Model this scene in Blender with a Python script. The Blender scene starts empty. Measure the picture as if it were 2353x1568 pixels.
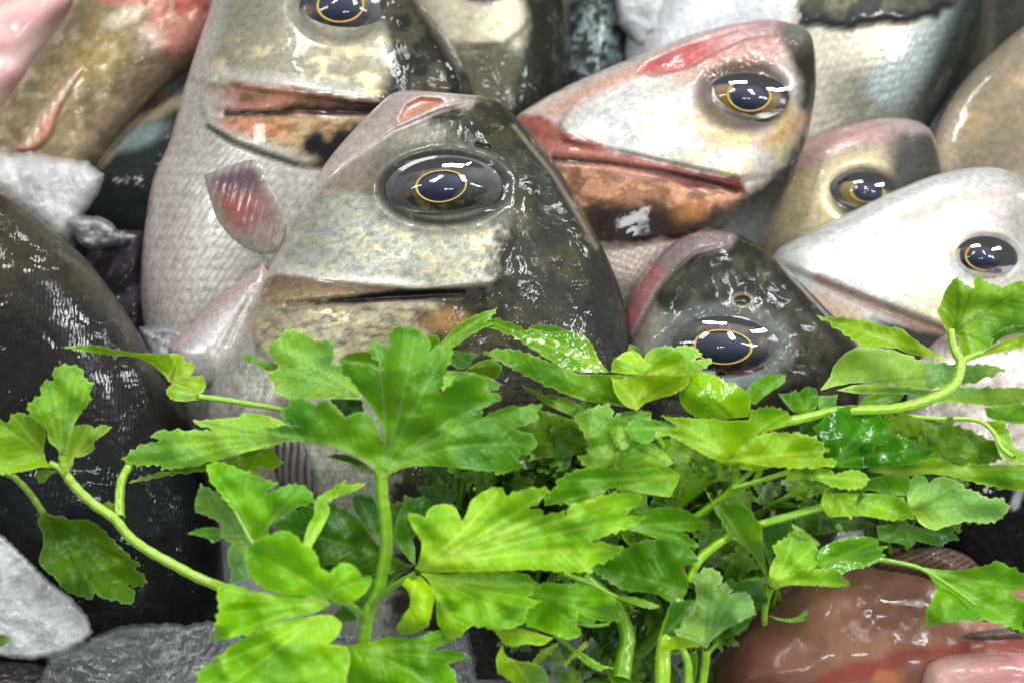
import bpy, math, random
import numpy as np
from mathutils import Vector, geometry
random.seed(7)
SC = bpy.context.scene
COL = SC.collection
# ------------------------------------------------------------------ camera
D0 = 0.60                       # metres from the lens to the middle fish
K = 0.36 / 2352                 # metres per unit of layout at that distance
PITCH = math.radians(55)
FW = np.array([0, math.cos(PITCH), -math.sin(PITCH)])
UP = np.array([0, math.sin(PITCH), math.cos(PITCH)])
RT = np.array([1.0, 0, 0])
ORG = np.array([0, 0, 0.12])
CAM = ORG - FW * D0
cd = bpy.data.cameras.new('camera'); cam = bpy.data.objects.new('camera', cd); COL.objects.link(cam)
cam.location = CAM; cam.rotation_euler = (math.pi / 2 - PITCH, 0, 0)
cd.sensor_width = 36; cd.lens = 36 * D0 / 0.36
cd.clip_start = 0.02; cd.clip_end = 20
cd.dof.use_dof = True; cd.dof.focus_distance = 0.565; cd.dof.aperture_fstop = 9.5
SC.camera = cam
# ------------------------------------------------------------------ light: market stall lamps
w = bpy.data.worlds.new('World'); SC.world = w; w.use_nodes = True
w.node_tree.nodes['Background'].inputs[0].default_value = (0.94, 0.97, 1.0, 1)
w.node_tree.nodes['Background'].inputs[1].default_value = 0.09
def lamp(name, loc, target, sx, sy, watts, col):
    l = bpy.data.lights.new(name, 'AREA'); l.shape = 'RECTANGLE'; l.size = sx; l.size_y = sy
    l.energy = watts; l.color = col
    o = bpy.data.objects.new(name, l); COL.objects.link(o); o.location = loc
    o.rotation_euler = (Vector(target) - Vector(loc)).to_track_quat('-Z', 'Y').to_euler()
    return o
for (loc, sx, sy, wt) in [((-0.30, 0.20, 1.25), 0.50, 0.13, 3.6), ((0.38, 0.12, 1.20), 0.50, 0.13, 4.2),
                          ((0.85, -0.35, 0.95), 0.14, 0.45, 3.4), ((-0.85, -0.30, 1.05), 0.14, 0.40, 2.2),
                          ((0.15, -0.95, 1.35), 0.45, 0.14, 2.6), ((0.95, 0.55, 0.85), 0.14, 0.40, 2.6), ((0.05, 0.85, 0.95), 0.40, 0.12, 2.2)]:
    lamp('stall_lamp', loc, (0, 0, 0.1), sx, sy, wt * 1.58, (0.98, 0.99, 1.0))
SC.view_settings.view_transform = 'Standard'; SC.view_settings.look = 'None'
SC.view_settings.exposure = 0.12; SC.view_settings.gamma = 1.0

# ------------------------------------------------------------------ numeric helpers
def C(*c):
    c = np.array(c, float) / 255
    return np.where(c <= 0.04045, c / 12.92, ((c + 0.055) / 1.055) ** 2.4)
def ss(a, b, x):
    t = np.clip((x - a) / (b - a), 0, 1); return t * t * (3 - 2 * t)
def _h(ix, iy, seed):
    n = (ix.astype(np.int64) * 374761393 + iy.astype(np.int64) * 668265263 + seed * 1274126177) & 0xffffffff
    n = ((n ^ (n >> 13)) * 1274126177) & 0xffffffff
    return ((n ^ (n >> 16)) & 0xffff) / 65535.0
def vn(x, y, s=0):
    x0 = np.floor(x); y0 = np.floor(y); fx = x - x0; fy = y - y0
    fx = fx * fx * (3 - 2 * fx); fy = fy * fy * (3 - 2 * fy)
    a = _h(x0, y0, s); b = _h(x0 + 1, y0, s); c = _h(x0, y0 + 1, s); d = _h(x0 + 1, y0 + 1, s)
    return (a * (1 - fx) + b * fx) * (1 - fy) + (c * (1 - fx) + d * fx) * fy
def fbm(x, y, size, octv=3, s=0, rot=0.0, stretch=1.0):
    c, q = math.cos(rot), math.sin(rot)
    X = (x * c + y * q) / size; Y = (-x * q + y * c) / size / stretch
    r = 0; a = 0.5; tot = 0
    for i in range(octv):
        r = r + a * vn(X * 2 ** i + 17.3 * i, Y * 2 ** i - 9.1 * i, s + i * 7); tot += a; a *= 0.55
    return r / tot
def seglist(pts, closed):
    p = np.array(pts, float); q = np.roll(p, -1, 0)
    return (p, q) if closed else (p[:-1], q[:-1])
def dist(pts, x, y, closed=False):
    best = np.full(x.shape, 1e9)
    for (ax, ay), (bx, by) in zip(*seglist(pts, closed)):
        dx, dy = bx - ax, by - ay; L = dx * dx + dy * dy + 1e-9
        t = np.clip(((x - ax) * dx + (y - ay) * dy) / L, 0, 1)
        best = np.minimum(best, np.hypot(x - ax - t * dx, y - ay - t * dy))
    return best
def sd(poly, x, y):
    d = dist(poly, x, y, True); ins = np.zeros(x.shape, bool)
    for (ax, ay), (bx, by) in zip(*seglist(poly, True)):
        if ay == by: continue
        c = ((ay > y) != (by > y)) & (x < (bx - ax) * (y - ay) / (by - ay) + ax)
        ins ^= c
    return np.where(ins, d, -d)
def catmull(pts, n, closed=False, corner=None):
    """smooth curve through pts; corners sharper than `corner` degrees stay sharp"""
    p = [np.array(q, float) for q in pts]; N = len(p); tan = []
    for i in range(N):
        if closed or 0 < i < N - 1:
            a, b, c = p[i - 1], p[i], p[(i + 1) % N]
            d1, d2 = b - a, c - b; l1, l2 = np.linalg.norm(d1) + 1e-9, np.linalg.norm(d2) + 1e-9
            t = (d1 / l1 + d2 / l2) / 2
            if corner is not None and math.degrees(math.acos(np.clip(np.dot(d1, d2) / l1 / l2, -1, 1))) > corner: t = t * 0
            tan.append(t)
        else:
            tan.append((p[min(i + 1, N - 1)] - p[max(i - 1, 0)]) * 0)
    out = []
    for i in range(N if closed else N - 1):
        a, b = p[i], p[(i + 1) % N]; L = np.linalg.norm(b - a)
        ta, tb = tan[i] * L, tan[(i + 1) % N] * L
        for k in range(n):
            t = k / n; t2, t3 = t * t, t * t * t
            out.append(a * (2 * t3 - 3 * t2 + 1) + ta * (t3 - 2 * t2 + t) + b * (-2 * t3 + 3 * t2) + tb * (t3 - t2))
    if not closed: out.append(p[-1])
    return np.array(out)
def resample(c, n, power=1.0):
    s = np.r_[0, np.cumsum(np.linalg.norm(np.diff(c, axis=0), axis=1))]; s /= s[-1]
    t = np.linspace(0, 1, n) ** power
    return np.c_[np.interp(t, s, c[:, 0]), np.interp(t, s, c[:, 1])]
def mixc(col, c, m):
    m = np.clip(m, 0, 1)[:, None]; return col * (1 - m) + np.asarray(c) * m
def blob(x, y, cx, cy, rx, ry, rot=0, soft=0.4):
    c, q = math.cos(rot), math.sin(rot); X = (x - cx) * c + (y - cy) * q; Y = -(x - cx) * q + (y - cy) * c
    return 1 - ss(1 - soft, 1 + soft, np.hypot(X / rx, Y / ry))

# ------------------------------------------------------------------ placing
def plane_pt(x, y, off):
    s = (D0 + off) / D0
    return ORG + FW * off + np.multiply.outer((np.asarray(x) - 1176) * K * s, RT) + np.multiply.outer((784 - np.asarray(y)) * K * s, UP)
class Frame:
    """a thing's own tilted plane `off` metres beyond the middle; z rises from it towards the viewer's side"""
    def __init__(s, cx, cy, off):
        s.cx, s.cy, s.off = cx, cy, off
        s.o = plane_pt(cx, cy, off); n = CAM - s.o; s.D = np.linalg.norm(n); s.n = n / s.D
    def w(s, x, y, z):
        x = np.asarray(x, float); y = np.asarray(y, float); z = np.asarray(z, float)
        k = 1 - z / s.D
        p = plane_pt(s.cx + (x - s.cx) * k, s.cy + (y - s.cy) * k, s.off)
        return p + z[..., None] * s.n - s.o
def empty(name, fr, label, cat, group=None, kind=None):
    o = bpy.data.objects.new(name, None); o.empty_display_size = 0.01; COL.objects.link(o)
    o.location = fr.o; o['label'] = label; o['category'] = cat
    if group: o['group'] = group
    return o
def build(name, V, F, mat, parent=None, attrs=None, normals=None, smooth=True, loc=None):
    """F: (n,3) or (n,4) array"""
    me = bpy.data.meshes.new(name); V = np.ascontiguousarray(V, np.float32); F = np.ascontiguousarray(F, np.int32)
    k = F.shape[1]
    me.vertices.add(len(V)); me.vertices.foreach_set('co', V.ravel())
    me.loops.add(F.size); me.loops.foreach_set('vertex_index', F.ravel())
    me.polygons.add(len(F)); me.polygons.foreach_set('loop_start', np.arange(0, F.size, k, dtype=np.int32))
    me.polygons.foreach_set('use_smooth', np.full(len(F), smooth))
    me.update(calc_edges=True)
    for a, v in (attrs or {}).items():
        v = np.asarray(v, np.float32)
        if v.ndim == 2 and a == 'suv':
            t = me.attributes.new(a, 'FLOAT_VECTOR', 'POINT'); t.data.foreach_set('vector', v.ravel())
        elif v.ndim == 2:
            t = me.attributes.new(a, 'FLOAT_COLOR', 'POINT'); t.data.foreach_set('color', np.c_[v, np.ones(len(v), np.float32)].ravel())
        else:
            t = me.attributes.new(a, 'FLOAT', 'POINT'); t.data.foreach_set('value', v)
    if normals is not None and smooth: me.normals_split_custom_set_from_vertices(np.asarray(normals, float).tolist())
    me.materials.append(mat)
    o = bpy.data.objects.new(name, me); COL.objects.link(o)
    if parent: o.parent = parent
    if loc is not None: o.location = loc
    return o

# ------------------------------------------------------------------ materials
def newmat(name):
    m = bpy.data.materials.new(name); m.use_nodes = True; nt = m.node_tree
    return m, nt, nt.nodes['Principled BSDF']
def N(nt, t, **kw):
    n = nt.nodes.new(t)
    for k, v in kw.items():
        if k in ('operation', 'data_type', 'blend_type', 'attribute_name', 'feature', 'noise_dimensions', 'noise_type', 'attribute_type', 'distance'): setattr(n, k, v)
        else: n.inputs[k].default_value = v
    return n
def attr(nt, a): return N(nt, 'ShaderNodeAttribute', attribute_name=a)
def mth(nt, op, a, b=None):
    n = nt.nodes.new('ShaderNodeMath'); n.operation = op
    for i, v in enumerate((a, b)):
        if v is None: continue
        if hasattr(v, 'links'): nt.links.new(v, n.inputs[i])
        else: n.inputs[i].default_value = v
    return n.outputs[0]
def noise(nt, vec, scale, detail=3, rough=0.5, dist_=0):
    n = N(nt, 'ShaderNodeTexNoise', Scale=scale, Detail=detail, Roughness=rough, Distortion=dist_); nt.links.new(vec, n.inputs['Vector']); return n.outputs['Fac']
def skin_material(name, bump=1.0, coat=1.0, rough=0.38, sss=0.0, spec=0.12, metal=0.9, speck=1.0):
    m, nt, b = newmat(name); L = nt.links.new
    tc = nt.nodes.new('ShaderNodeTexCoord').outputs['Object']
    pig = attr(nt, 'pigment').outputs['Color']; sc = attr(nt, 'scales').outputs['Fac']; sh = attr(nt, 'shard').outputs['Fac']
    suv = attr(nt, 'suv').outputs['Vector']
    vo = N(nt, 'ShaderNodeTexVoronoi', feature='F1', Scale=1.0, Randomness=0.38); L(suv, vo.inputs['Vector'])
    dome = mth(nt, 'SUBTRACT', 0.75, vo.outputs['Distance'])
    sp = noise(nt, tc, 1500, 3, 0.65); sp2 = noise(nt, tc, 420, 3, 0.6)
    # speckle of the skin
    f = mth(nt, 'ADD', mth(nt, 'MULTIPLY', mth(nt, 'SUBTRACT', sp, 0.5), 1.0 * speck), mth(nt, 'MULTIPLY', mth(nt, 'SUBTRACT', sp2, 0.5), 0.9 * speck))
    f = mth(nt, 'ADD', f, mth(nt, 'MULTIPLY', mth(nt, 'MULTIPLY', mth(nt, 'SUBTRACT', dome, 0.42), sc), 0.55))
    f = mth(nt, 'MAXIMUM', mth(nt, 'ADD', f, 1.0), 0.15)
    vm = nt.nodes.new('ShaderNodeVectorMath'); vm.operation = 'SCALE'; L(pig, vm.inputs[0]); L(f, vm.inputs['Scale'])
    L(vm.outputs[0], b.inputs['Base Color'])
    bm = nt.nodes.new('ShaderNodeBump'); bm.inputs['Distance'].default_value = 0.0006
    hh = mth(nt, 'ADD', mth(nt, 'MULTIPLY', mth(nt, 'MULTIPLY', dome, sc), 0.5), mth(nt, 'MULTIPLY', sp2, 0.35))
    L(hh, bm.inputs['Height']); bm.inputs['Strength'].default_value = 0.55
    L(bm.outputs[0], b.inputs['Normal'])
    # film of water: uneven, breaks the lamps up into shards
    w1 = noise(nt, tc, 84, 1.6, 0.5, 0.45); w2 = noise(nt, tc, 330, 3, 0.6, 0.6)
    wet = mth(nt, 'ADD', w1, mth(nt, 'MULTIPLY', w2, 0.045))
    wet = mth(nt, 'ADD', wet, mth(nt, 'MULTIPLY', mth(nt, 'MULTIPLY', dome, sc), 0.07))
    cb = nt.nodes.new('ShaderNodeBump'); cb.inputs['Distance'].default_value = 0.0034 * bump
    L(wet, cb.inputs['Height']); L(sh, cb.inputs['Strength']); L(cb.outputs[0], b.inputs['Coat Normal'])
    b.inputs['Roughness'].default_value = rough
    pt = mth(nt, 'MULTIPLY', mth(nt, 'SUBTRACT', noise(nt, tc, 62, 4, 0.62, 0.5), 0.46), 9.0)
    pt = mth(nt, 'MINIMUM', mth(nt, 'MAXIMUM', pt, 0.10), 1.0); L(mth(nt, 'MULTIPLY', pt, coat), b.inputs['Coat Weight'])
    b.inputs['Coat Roughness'].default_value = 0.03; b.inputs['Coat IOR'].default_value = 1.38
    b.inputs['Specular IOR Level'].default_value = spec
    lum = nt.nodes.new('ShaderNodeRGBToBW'); L(pig, lum.inputs[0]); L(mth(nt, 'MINIMUM', mth(nt, 'MULTIPLY', lum.outputs[0], metal), 0.36), b.inputs['Metallic'])
    if sss:
        b.inputs['Subsurface Weight'].default_value = sss; b.inputs['Subsurface Radius'].default_value = (0.012, 0.005, 0.003); b.inputs['Subsurface Scale'].default_value = 0.6
    return m
M_SKIN = skin_material('wet_fish_skin')
M_FLESH = skin_material('wet_raw_flesh', bump=0.9, rough=0.25, sss=0.5, metal=0.0, spec=0.3, speck=0.25)
def plain(name, col, rough=0.3, coat=0.0, metal=0.0, bumps=None, gold=False):
    m, nt, b = newmat(name); L = nt.links.new
    tc = nt.nodes.new('ShaderNodeTexCoord').outputs['Object']
    n1 = noise(nt, tc, 700, 3, 0.6); f = mth(nt, 'ADD', mth(nt, 'MULTIPLY', n1, 0.7), 0.65)
    vm = nt.nodes.new('ShaderNodeVectorMath'); vm.operation = 'SCALE'; vm.inputs[0].default_value = tuple(C(*col)); L(f, vm.inputs['Scale'])
    L(vm.outputs[0], b.inputs['Base Color']); b.inputs['Roughness'].default_value = rough
    if gold:
        mg = nt.nodes.new('ShaderNodeMix'); mg.data_type = 'RGBA'; L(vm.outputs[0], mg.inputs[6]); mg.inputs[7].default_value = (*C(96, 78, 34), 1)
        k_ = mth(nt, 'MULTIPLY', mth(nt, 'SUBTRACT', noise(nt, tc, 190, 4, 0.7), 0.52), 7.0); k_ = mth(nt, 'MINIMUM', mth(nt, 'MAXIMUM', k_, 0.0), 0.85); L(k_, mg.inputs[0]); L(mg.outputs[2], b.inputs['Base Color'])
    b.inputs['Coat Weight'].default_value = coat; b.inputs['Coat Roughness'].default_value = 0.03; b.inputs['Metallic'].default_value = metal
    if bumps:
        bm = nt.nodes.new('ShaderNodeBump'); bm.inputs['Distance'].default_value = bumps[1]
        L(noise(nt, tc, bumps[0], 3), bm.inputs['Height']); L(bm.outputs[0], b.inputs['Normal'])
    return m
M_PUPIL = plain('pupil_navy', (11, 22, 52), 0.5, 0.0)
M_IRIS = plain('iris_dark', (24, 25, 32), 0.4, 0.0, gold=True)
M_IRISG = plain('iris_golden', (112, 92, 40), 0.4, 0.0)
M_RING = plain('iris_ring_gold', (214, 178, 88), 0.3, 0.5)
M_FILM = plain('eye_film_grey', (54, 54, 52), 0.4, 0.5, bumps=(70, 0.0012))
M_MEMB = plain('pupil_teeth', (24, 24, 24), 0.4, 0.6)
def cornea_material():
    m = bpy.data.materials.new('cornea_clear'); m.use_nodes = True; nt = m.node_tree; nt.nodes.clear()
    o = nt.nodes.new('ShaderNodeOutputMaterial'); mx = nt.nodes.new('ShaderNodeMixShader')
    tr = nt.nodes.new('ShaderNodeBsdfTransparent'); gl = nt.nodes.new('ShaderNodeBsdfGlossy'); gl.inputs['Roughness'].default_value = 0.03
    fr = nt.nodes.new('ShaderNodeFresnel'); fr.inputs[0].default_value = 1.5
    tc = nt.nodes.new('ShaderNodeTexCoord').outputs['Object']
    bm = nt.nodes.new('ShaderNodeBump'); bm.inputs['Distance'].default_value = 0.0006
    nt.links.new(noise(nt, tc, 70, 1.5, 0.5, 0.4), bm.inputs['Height']); nt.links.new(bm.outputs[0], gl.inputs['Normal'])
    nt.links.new(fr.outputs[0], mx.inputs[0]); nt.links.new(tr.outputs[0], mx.inputs[1]); nt.links.new(gl.outputs[0], mx.inputs[2]); nt.links.new(mx.outputs[0], o.inputs[0])
    return m
M_CORNEA = cornea_material()
def leaf_material(name='parsley_leaf', gloss=0.38, coat=0.10):
    m, nt, b = newmat(name); L = nt.links.new
    tc = nt.nodes.new('ShaderNodeTexCoord').outputs['Object']
    pig = attr(nt, 'pigment').outputs['Color']
    f = mth(nt, 'ADD', mth(nt, 'MULTIPLY', noise(nt, tc, 900, 4, 0.65), 0.24), 0.88)
    # fine net of side veins
    vo = N(nt, 'ShaderNodeTexVoronoi', feature='DISTANCE_TO_EDGE', Scale=420.0); L(tc, vo.inputs['Vector'])
    net = mth(nt, 'MINIMUM', mth(nt, 'MULTIPLY', vo.outputs['Distance'], 9.0), 1.0)
    f = mth(nt, 'MULTIPLY', f, mth(nt, 'ADD', mth(nt, 'MULTIPLY', net, -0.05), 1.04))
    vm = nt.nodes.new('ShaderNodeVectorMath'); vm.operation = 'SCALE'; L(pig, vm.inputs[0]); L(f, vm.inputs['Scale'])
    L(vm.outputs[0], b.inputs['Base Color']); b.inputs['Roughness'].default_value = gloss
    b.inputs['Coat Weight'].default_value = coat; b.inputs['Coat Roughness'].default_value = 0.12
    b.inputs['Specular IOR Level'].default_value = 0.3
    bm = nt.nodes.new('ShaderNodeBump'); bm.inputs['Distance'].default_value = 0.0004; bm.inputs['Strength'].default_value = 0.5
    h = mth(nt, 'ADD', mth(nt, 'MULTIPLY', net, 0.15), noise(nt, tc, 220, 3, 0.5)); L(h, bm.inputs['Height']); L(bm.outputs[0], b.inputs['Normal'])
    tr = nt.nodes.new('ShaderNodeBsdfTranslucent'); L(vm.outputs[0], tr.inputs['Color'])
    mx = nt.nodes.new('ShaderNodeMixShader'); mx.inputs[0].default_value = 0.30
    L(b.outputs[0], mx.inputs[1]); L(tr.outputs[0], mx.inputs[2]); L(mx.outputs[0], nt.nodes['Material Output'].inputs[0])
    return m
M_LEAF = leaf_material(); M_WETLEAF = leaf_material('wet_parsley_leaf', 0.2, 1.0)
def stem_material():
    m, nt, b = newmat('parsley_stem'); L = nt.links.new
    pig = attr(nt, 'pigment').outputs['Color']; tc = nt.nodes.new('ShaderNodeTexCoord').outputs['Object']
    f = mth(nt, 'ADD', mth(nt, 'MULTIPLY', noise(nt, tc, 500, 3, 0.6), 0.6), 0.7)
    vm = nt.nodes.new('ShaderNodeVectorMath'); vm.operation = 'SCALE'; L(pig, vm.inputs[0]); L(f, vm.inputs['Scale'])
    L(vm.outputs[0], b.inputs['Base Color']); b.inputs['Roughness'].default_value = 0.35; b.inputs['Coat Weight'].default_value = 0.3
    b.inputs['Subsurface Weight'].default_value = 0.15; b.inputs['Subsurface Radius'].default_value = (0.003, 0.004, 0.001)
    return m
M_STEM = stem_material()
def ice_material(name, trans, rough, bumpd, scale=260, spark=0.0014):
    m, nt, b = newmat(name); L = nt.links.new
    tc = nt.nodes.new('ShaderNodeTexCoord').outputs['Object']
    pig = attr(nt, 'pigment').outputs['Color']
    n1 = noise(nt, tc, scale, 4, 0.6, 0.8)
    f = mth(nt, 'ADD', mth(nt, 'MULTIPLY', n1, 0.3), 0.86)
    vm = nt.nodes.new('ShaderNodeVectorMath'); vm.operation = 'SCALE'; L(pig, vm.inputs[0]); L(f, vm.inputs['Scale'])
    # trapped bubbles, and white flecks painted in as glints
    fl = mth(nt, 'MULTIPLY', mth(nt, 'SUBTRACT', noise(nt, tc, 620, 4, 0.7, 1.5), 0.60), 14.0); fl = mth(nt, 'MINIMUM', mth(nt, 'MAXIMUM', fl, 0.0), 0.9)
    mf = nt.nodes.new('ShaderNodeMix'); mf.data_type = 'RGBA'; L(fl, mf.inputs[0]); L(vm.outputs[0], mf.inputs[6]); mf.inputs[7].default_value = (0.85, 0.88, 0.9, 1)
    L(mf.outputs[2], b.inputs['Base Color']); b.inputs['Roughness'].default_value = rough
    b.inputs['Transmission Weight'].default_value = trans; b.inputs['IOR'].default_value = 1.31
    b.inputs['Coat Weight'].default_value = 1.0; b.inputs['Coat Roughness'].default_value = 0.05
    bm = nt.nodes.new('ShaderNodeBump'); bm.inputs['Distance'].default_value = bumpd
    h = mth(nt, 'ADD', noise(nt, tc, scale, 3, 0.55, 1.2), mth(nt, 'MULTIPLY', noise(nt, tc, scale * 3.5, 2, 0.5, 0.5), 0.3))
    L(h, bm.inputs['Height']); L(bm.outputs[0], b.inputs['Normal'])
    cb = nt.nodes.new('ShaderNodeBump'); cb.inputs['Distance'].default_value = spark
    L(noise(nt, tc, scale * 1.15, 2, 0.5, 1.0), cb.inputs['Height']); L(cb.outputs[0], b.inputs['Coat Normal'])
    return m
M_ICE = ice_material('crushed_ice_white', 0.40, 0.22, 0.0009, 300, 0.0010)
M_ICEC = ice_material('clear_wet_ice', 0.85, 0.10, 0.0022, 210, 0.0016)
_b = M_ICE.node_tree.nodes['Principled BSDF']; _b.inputs['Subsurface Weight'].default_value = 0.6; _b.inputs['Subsurface Radius'].default_value = (0.006, 0.007, 0.008); _b.inputs['Subsurface Scale'].default_value = 1.0

# ------------------------------------------------------------------ fish
def paint_result(x, col, h=0, scales=0, shard=0.3):
    z = np.zeros(x.shape)
    return dict(col=col, h=z + h, scales=z + scales, shard=z + shard)
def fish(name, label, left, right, off, T, paint, rows=170, cols=130, parts=None, group=None, scale_px=13, flat=0.8, prow=1.0, cat='fish', k=None, mat=None):
    """body from a belly contour and a back contour (snout to tail), rounded in cross-section, relief and pigment from paint()"""
    Lc = resample(catmull(left, 14), rows, prow); Rc = resample(catmull(right, 14), rows, prow)
    allp = np.r_[Lc, Rc]; fr = Frame((allp[:, 0].min() + allp[:, 0].max()) / 2, float(np.clip((allp[:, 1].min() + allp[:, 1].max()) / 2, 150, 1300)), off)
    wd = np.linalg.norm(Rc - Lc, axis=1); tf = np.clip(wd / wd.max(), 0, 1) ** 0.75
    # soft smoothing of the thickness along the body
    ker = np.ones(9) / 9; tf = np.convolve(np.r_[np.full(4, tf[0]), tf, np.full(4, tf[-1])], ker, 'valid')
    tf *= np.sqrt(np.clip(np.linspace(0, 1, rows) / 0.03, 0, 1))
    back = max(24, cols // 4)
    th = np.r_[np.linspace(0, math.pi, cols, endpoint=False), np.linspace(math.pi, 2 * math.pi, back, endpoint=False)]
    nc = len(th)
    a = np.cos(th); sn = np.sin(th)
    prof = np.sign(sn) * np.abs(sn) ** flat
    mid = (Lc + Rc) / 2; half = (Rc - Lc) / 2
    X = mid[:, 0:1] + half[:, 0:1] * a; Y = mid[:, 1:2] + half[:, 1:2] * a
    x, y = X.ravel(), Y.ravel()
    Z = (T * tf[:, None] * prof[None, :]).ravel()
    r = paint(x, y)
    fz = (np.abs(sn) ** 0.5)[None, :].repeat(rows, 0).ravel()
    front = np.sign(sn + 1e-9)[None, :].repeat(rows, 0).ravel()
    Zd = Z + r['h'] * fz * front
    W = fr.w(x, y, Zd)
    G = W.reshape(rows, nc, 3)
    du = np.gradient(G, axis=0); dv = np.roll(G, -1, 1) - np.roll(G, 1, 1)
    nr = np.cross(dv, du); ln = np.linalg.norm(nr, axis=2, keepdims=True); nr = nr / np.maximum(ln, 1e-12)
    if np.sum(nr[rows // 2, cols // 2] * fr.n) < 0: nr = -nr
    nr = nr.reshape(-1, 3)
    # scale coordinates
    arc = np.cumsum(np.r_[0, np.linalg.norm(np.diff(mid, axis=0), axis=1)])
    U = (np.arcsin(np.clip(a, -1, 1))[None, :] * (wd[:, None] / 2)).ravel() / scale_px; V_ = np.repeat(arc, nc) / scale_px
    suv = np.c_[U + 0.5 * V_, V_ * 0.8, np.zeros_like(U)]
    i = np.arange(rows - 1)[:, None] * nc; j = np.arange(nc)[None, :]; j2 = (j + 1) % nc
    F = np.stack([i + j, i + j2, i + nc + j2, i + nc + j], -1).reshape(-1, 4)
    fn = np.cross(W[F[:, 1]] - W[F[:, 0]], W[F[:, 3]] - W[F[:, 0]])
    if np.sum(np.sum(fn * nr[F[:, 0]], 1) > 0) < len(F) / 2: F = F[:, ::-1]
    fcx, fcy = x[F].mean(1), y[F].mean(1)
    isfront = (front[F].mean(1) > 0)
    root = empty(name, fr, label, cat, group)
    pid = np.zeros(len(F), int)
    parts = parts or []
    for q, (pn, poly) in enumerate(parts): pid[(sd(poly, fcx, fcy) > 0) & isfront] = q + 1
    attrs = dict(pigment=np.clip(r['col'], 0.004, 0.95), scales=r['scales'], shard=r['shard'], suv=suv)
    for q in range(len(parts) + 1):
        f = F[pid == q]
        if not len(f): continue
        used, inv = np.unique(f, return_inverse=True); inv = inv.reshape(f.shape)
        build('body' if q == 0 else parts[q - 1][0], W[used], inv, mat or M_SKIN, root, {k_: v[used] for k_, v in attrs.items()}, nr[used])
    fx_, fy_, fz_ = x[front > 0], y[front > 0], (T * tf[:, None] * prof[None, :]).ravel()[front > 0]
    def surf(px, py): 
        out = []
        for a_, b_ in zip(px, py):
            d2 = (fx_ - a_) ** 2 + (fy_ - b_) ** 2 + 4.0; i8 = np.argpartition(d2, 12)[:12]; w8 = 1 / d2[i8]; out.append((fz_[i8] * w8).sum() / w8.sum())
        return np.array(out)
    fr.surf = surf
    root_z = lambda px, py: Zd.reshape(-1)[np.argmin(np.where(front > 0, np.hypot(x - px, y - py), 1e9))]
    return root, fr, root_z
def dome(name, fr, cx, cy, rx, ry, rot, z0, h, mat, parent, n=40, rings=12, rim=None, seed=0, wob=0.0):
    V = []; F = []
    for i in range(rings + 1):
        r = (i / rings) * (rim[1] - rim[0]) + rim[0] if rim else i / rings
        for j in range(n):
            t = 2 * math.pi * j / n; ww = 1 + wob * math.sin(2 * t + seed) + wob * 0.6 * math.sin(3 * t + seed * 2)
            ex, ey = rx * r * ww * math.cos(t), ry * r * ww * math.sin(t)
            V.append((cx + ex * math.cos(rot) - ey * math.sin(rot), cy + ex * math.sin(rot) + ey * math.cos(rot), (z0 + h * (1 - r * r)) if not rim else z0 + h * math.sin(math.pi * i / rings)))
    for i in range(rings):
        for j in range(n):
            F.append((i * n + j, i * n + (j + 1) % n, (i + 1) * n + (j + 1) % n, (i + 1) * n + j))
    V = np.array(V); return build(name, fr.w(V[:, 0], V[:, 1], V[:, 2]), np.array(F)[:, ::-1], mat, parent)
def eye(fr, root, z, pc, pr, prot, ic, ir, irot, oc, orr, orot, golden=False, film=M_FILM, ring=0.10):
    s = K
    e = dome('eye', fr, oc[0], oc[1], orr[0], orr[1], orot, z - 0.0012, 0.0024, film, root, n=64)
    zi = z + 0.0009
    dome('iris', fr, ic[0], ic[1], ir[0], ir[1], irot, zi - 0.0008, 0.0022, M_IRISG if golden else M_IRIS, e, n=56)
    dome('pupil', fr, pc[0], pc[1], pr[0], pr[1], prot, zi + 0.0006, 0.0016, M_PUPIL, e, n=48, wob=0.02, seed=pc[0])
    dome('iris_ring', fr, pc[0], pc[1], pr[0], pr[1], prot, zi + 0.0006, 0.0007, M_RING, e, n=64, rings=6, rim=(1 - ring * 0.2, 1 + ring), wob=0.02, seed=pc[0])
    dome('cornea', fr, (pc[0] + ic[0]) / 2, ic[1], max(ir[0], pr[0]) * 1.22, max(ir[1], pr[1]) * 1.22, irot, z + 0.0002, 0.0058, M_CORNEA, e, n=56)
    return e

# inflated outline solid -----------------------------------------------
def tri_fill(poly, spacing, seed=0):
    rng = np.random.RandomState(seed)
    poly = np.asarray(poly, float); x0, y0 = poly.min(0); x1, y1 = poly.max(0)
    gx, gy = np.meshgrid(np.arange(x0, x1 + spacing, spacing), np.arange(y0, y1 + spacing, spacing * 0.87))
    gx = gx + (np.arange(gx.shape[0]) % 2)[:, None] * spacing / 2
    px = gx.ravel() + rng.uniform(-.15, .15, gx.size) * spacing; py = gy.ravel() + rng.uniform(-.15, .15, gx.size) * spacing
    d = sd(poly, px, py); k = d > spacing * 0.45
    pts = np.r_[poly, np.c_[px[k], py[k]]]
    v, e, f, *_ = geometry.delaunay_2d_cdt([Vector(p) for p in pts], [], [list(range(len(poly)))], 1, 1e-4)
    V = np.array([tuple(p) for p in v]); F = np.array([t for t in f if len(t) == 3])
    a, b, c = V[F[:, 0]], V[F[:, 1]], V[F[:, 2]]
    cr = (b[:, 0] - a[:, 0]) * (c[:, 1] - a[:, 1]) - (b[:, 1] - a[:, 1]) * (c[:, 0] - a[:, 0])
    F[cr > 0] = F[cr > 0][:, ::-1]
    return V, F, sd(poly, V[:, 0], V[:, 1]).clip(0)
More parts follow.
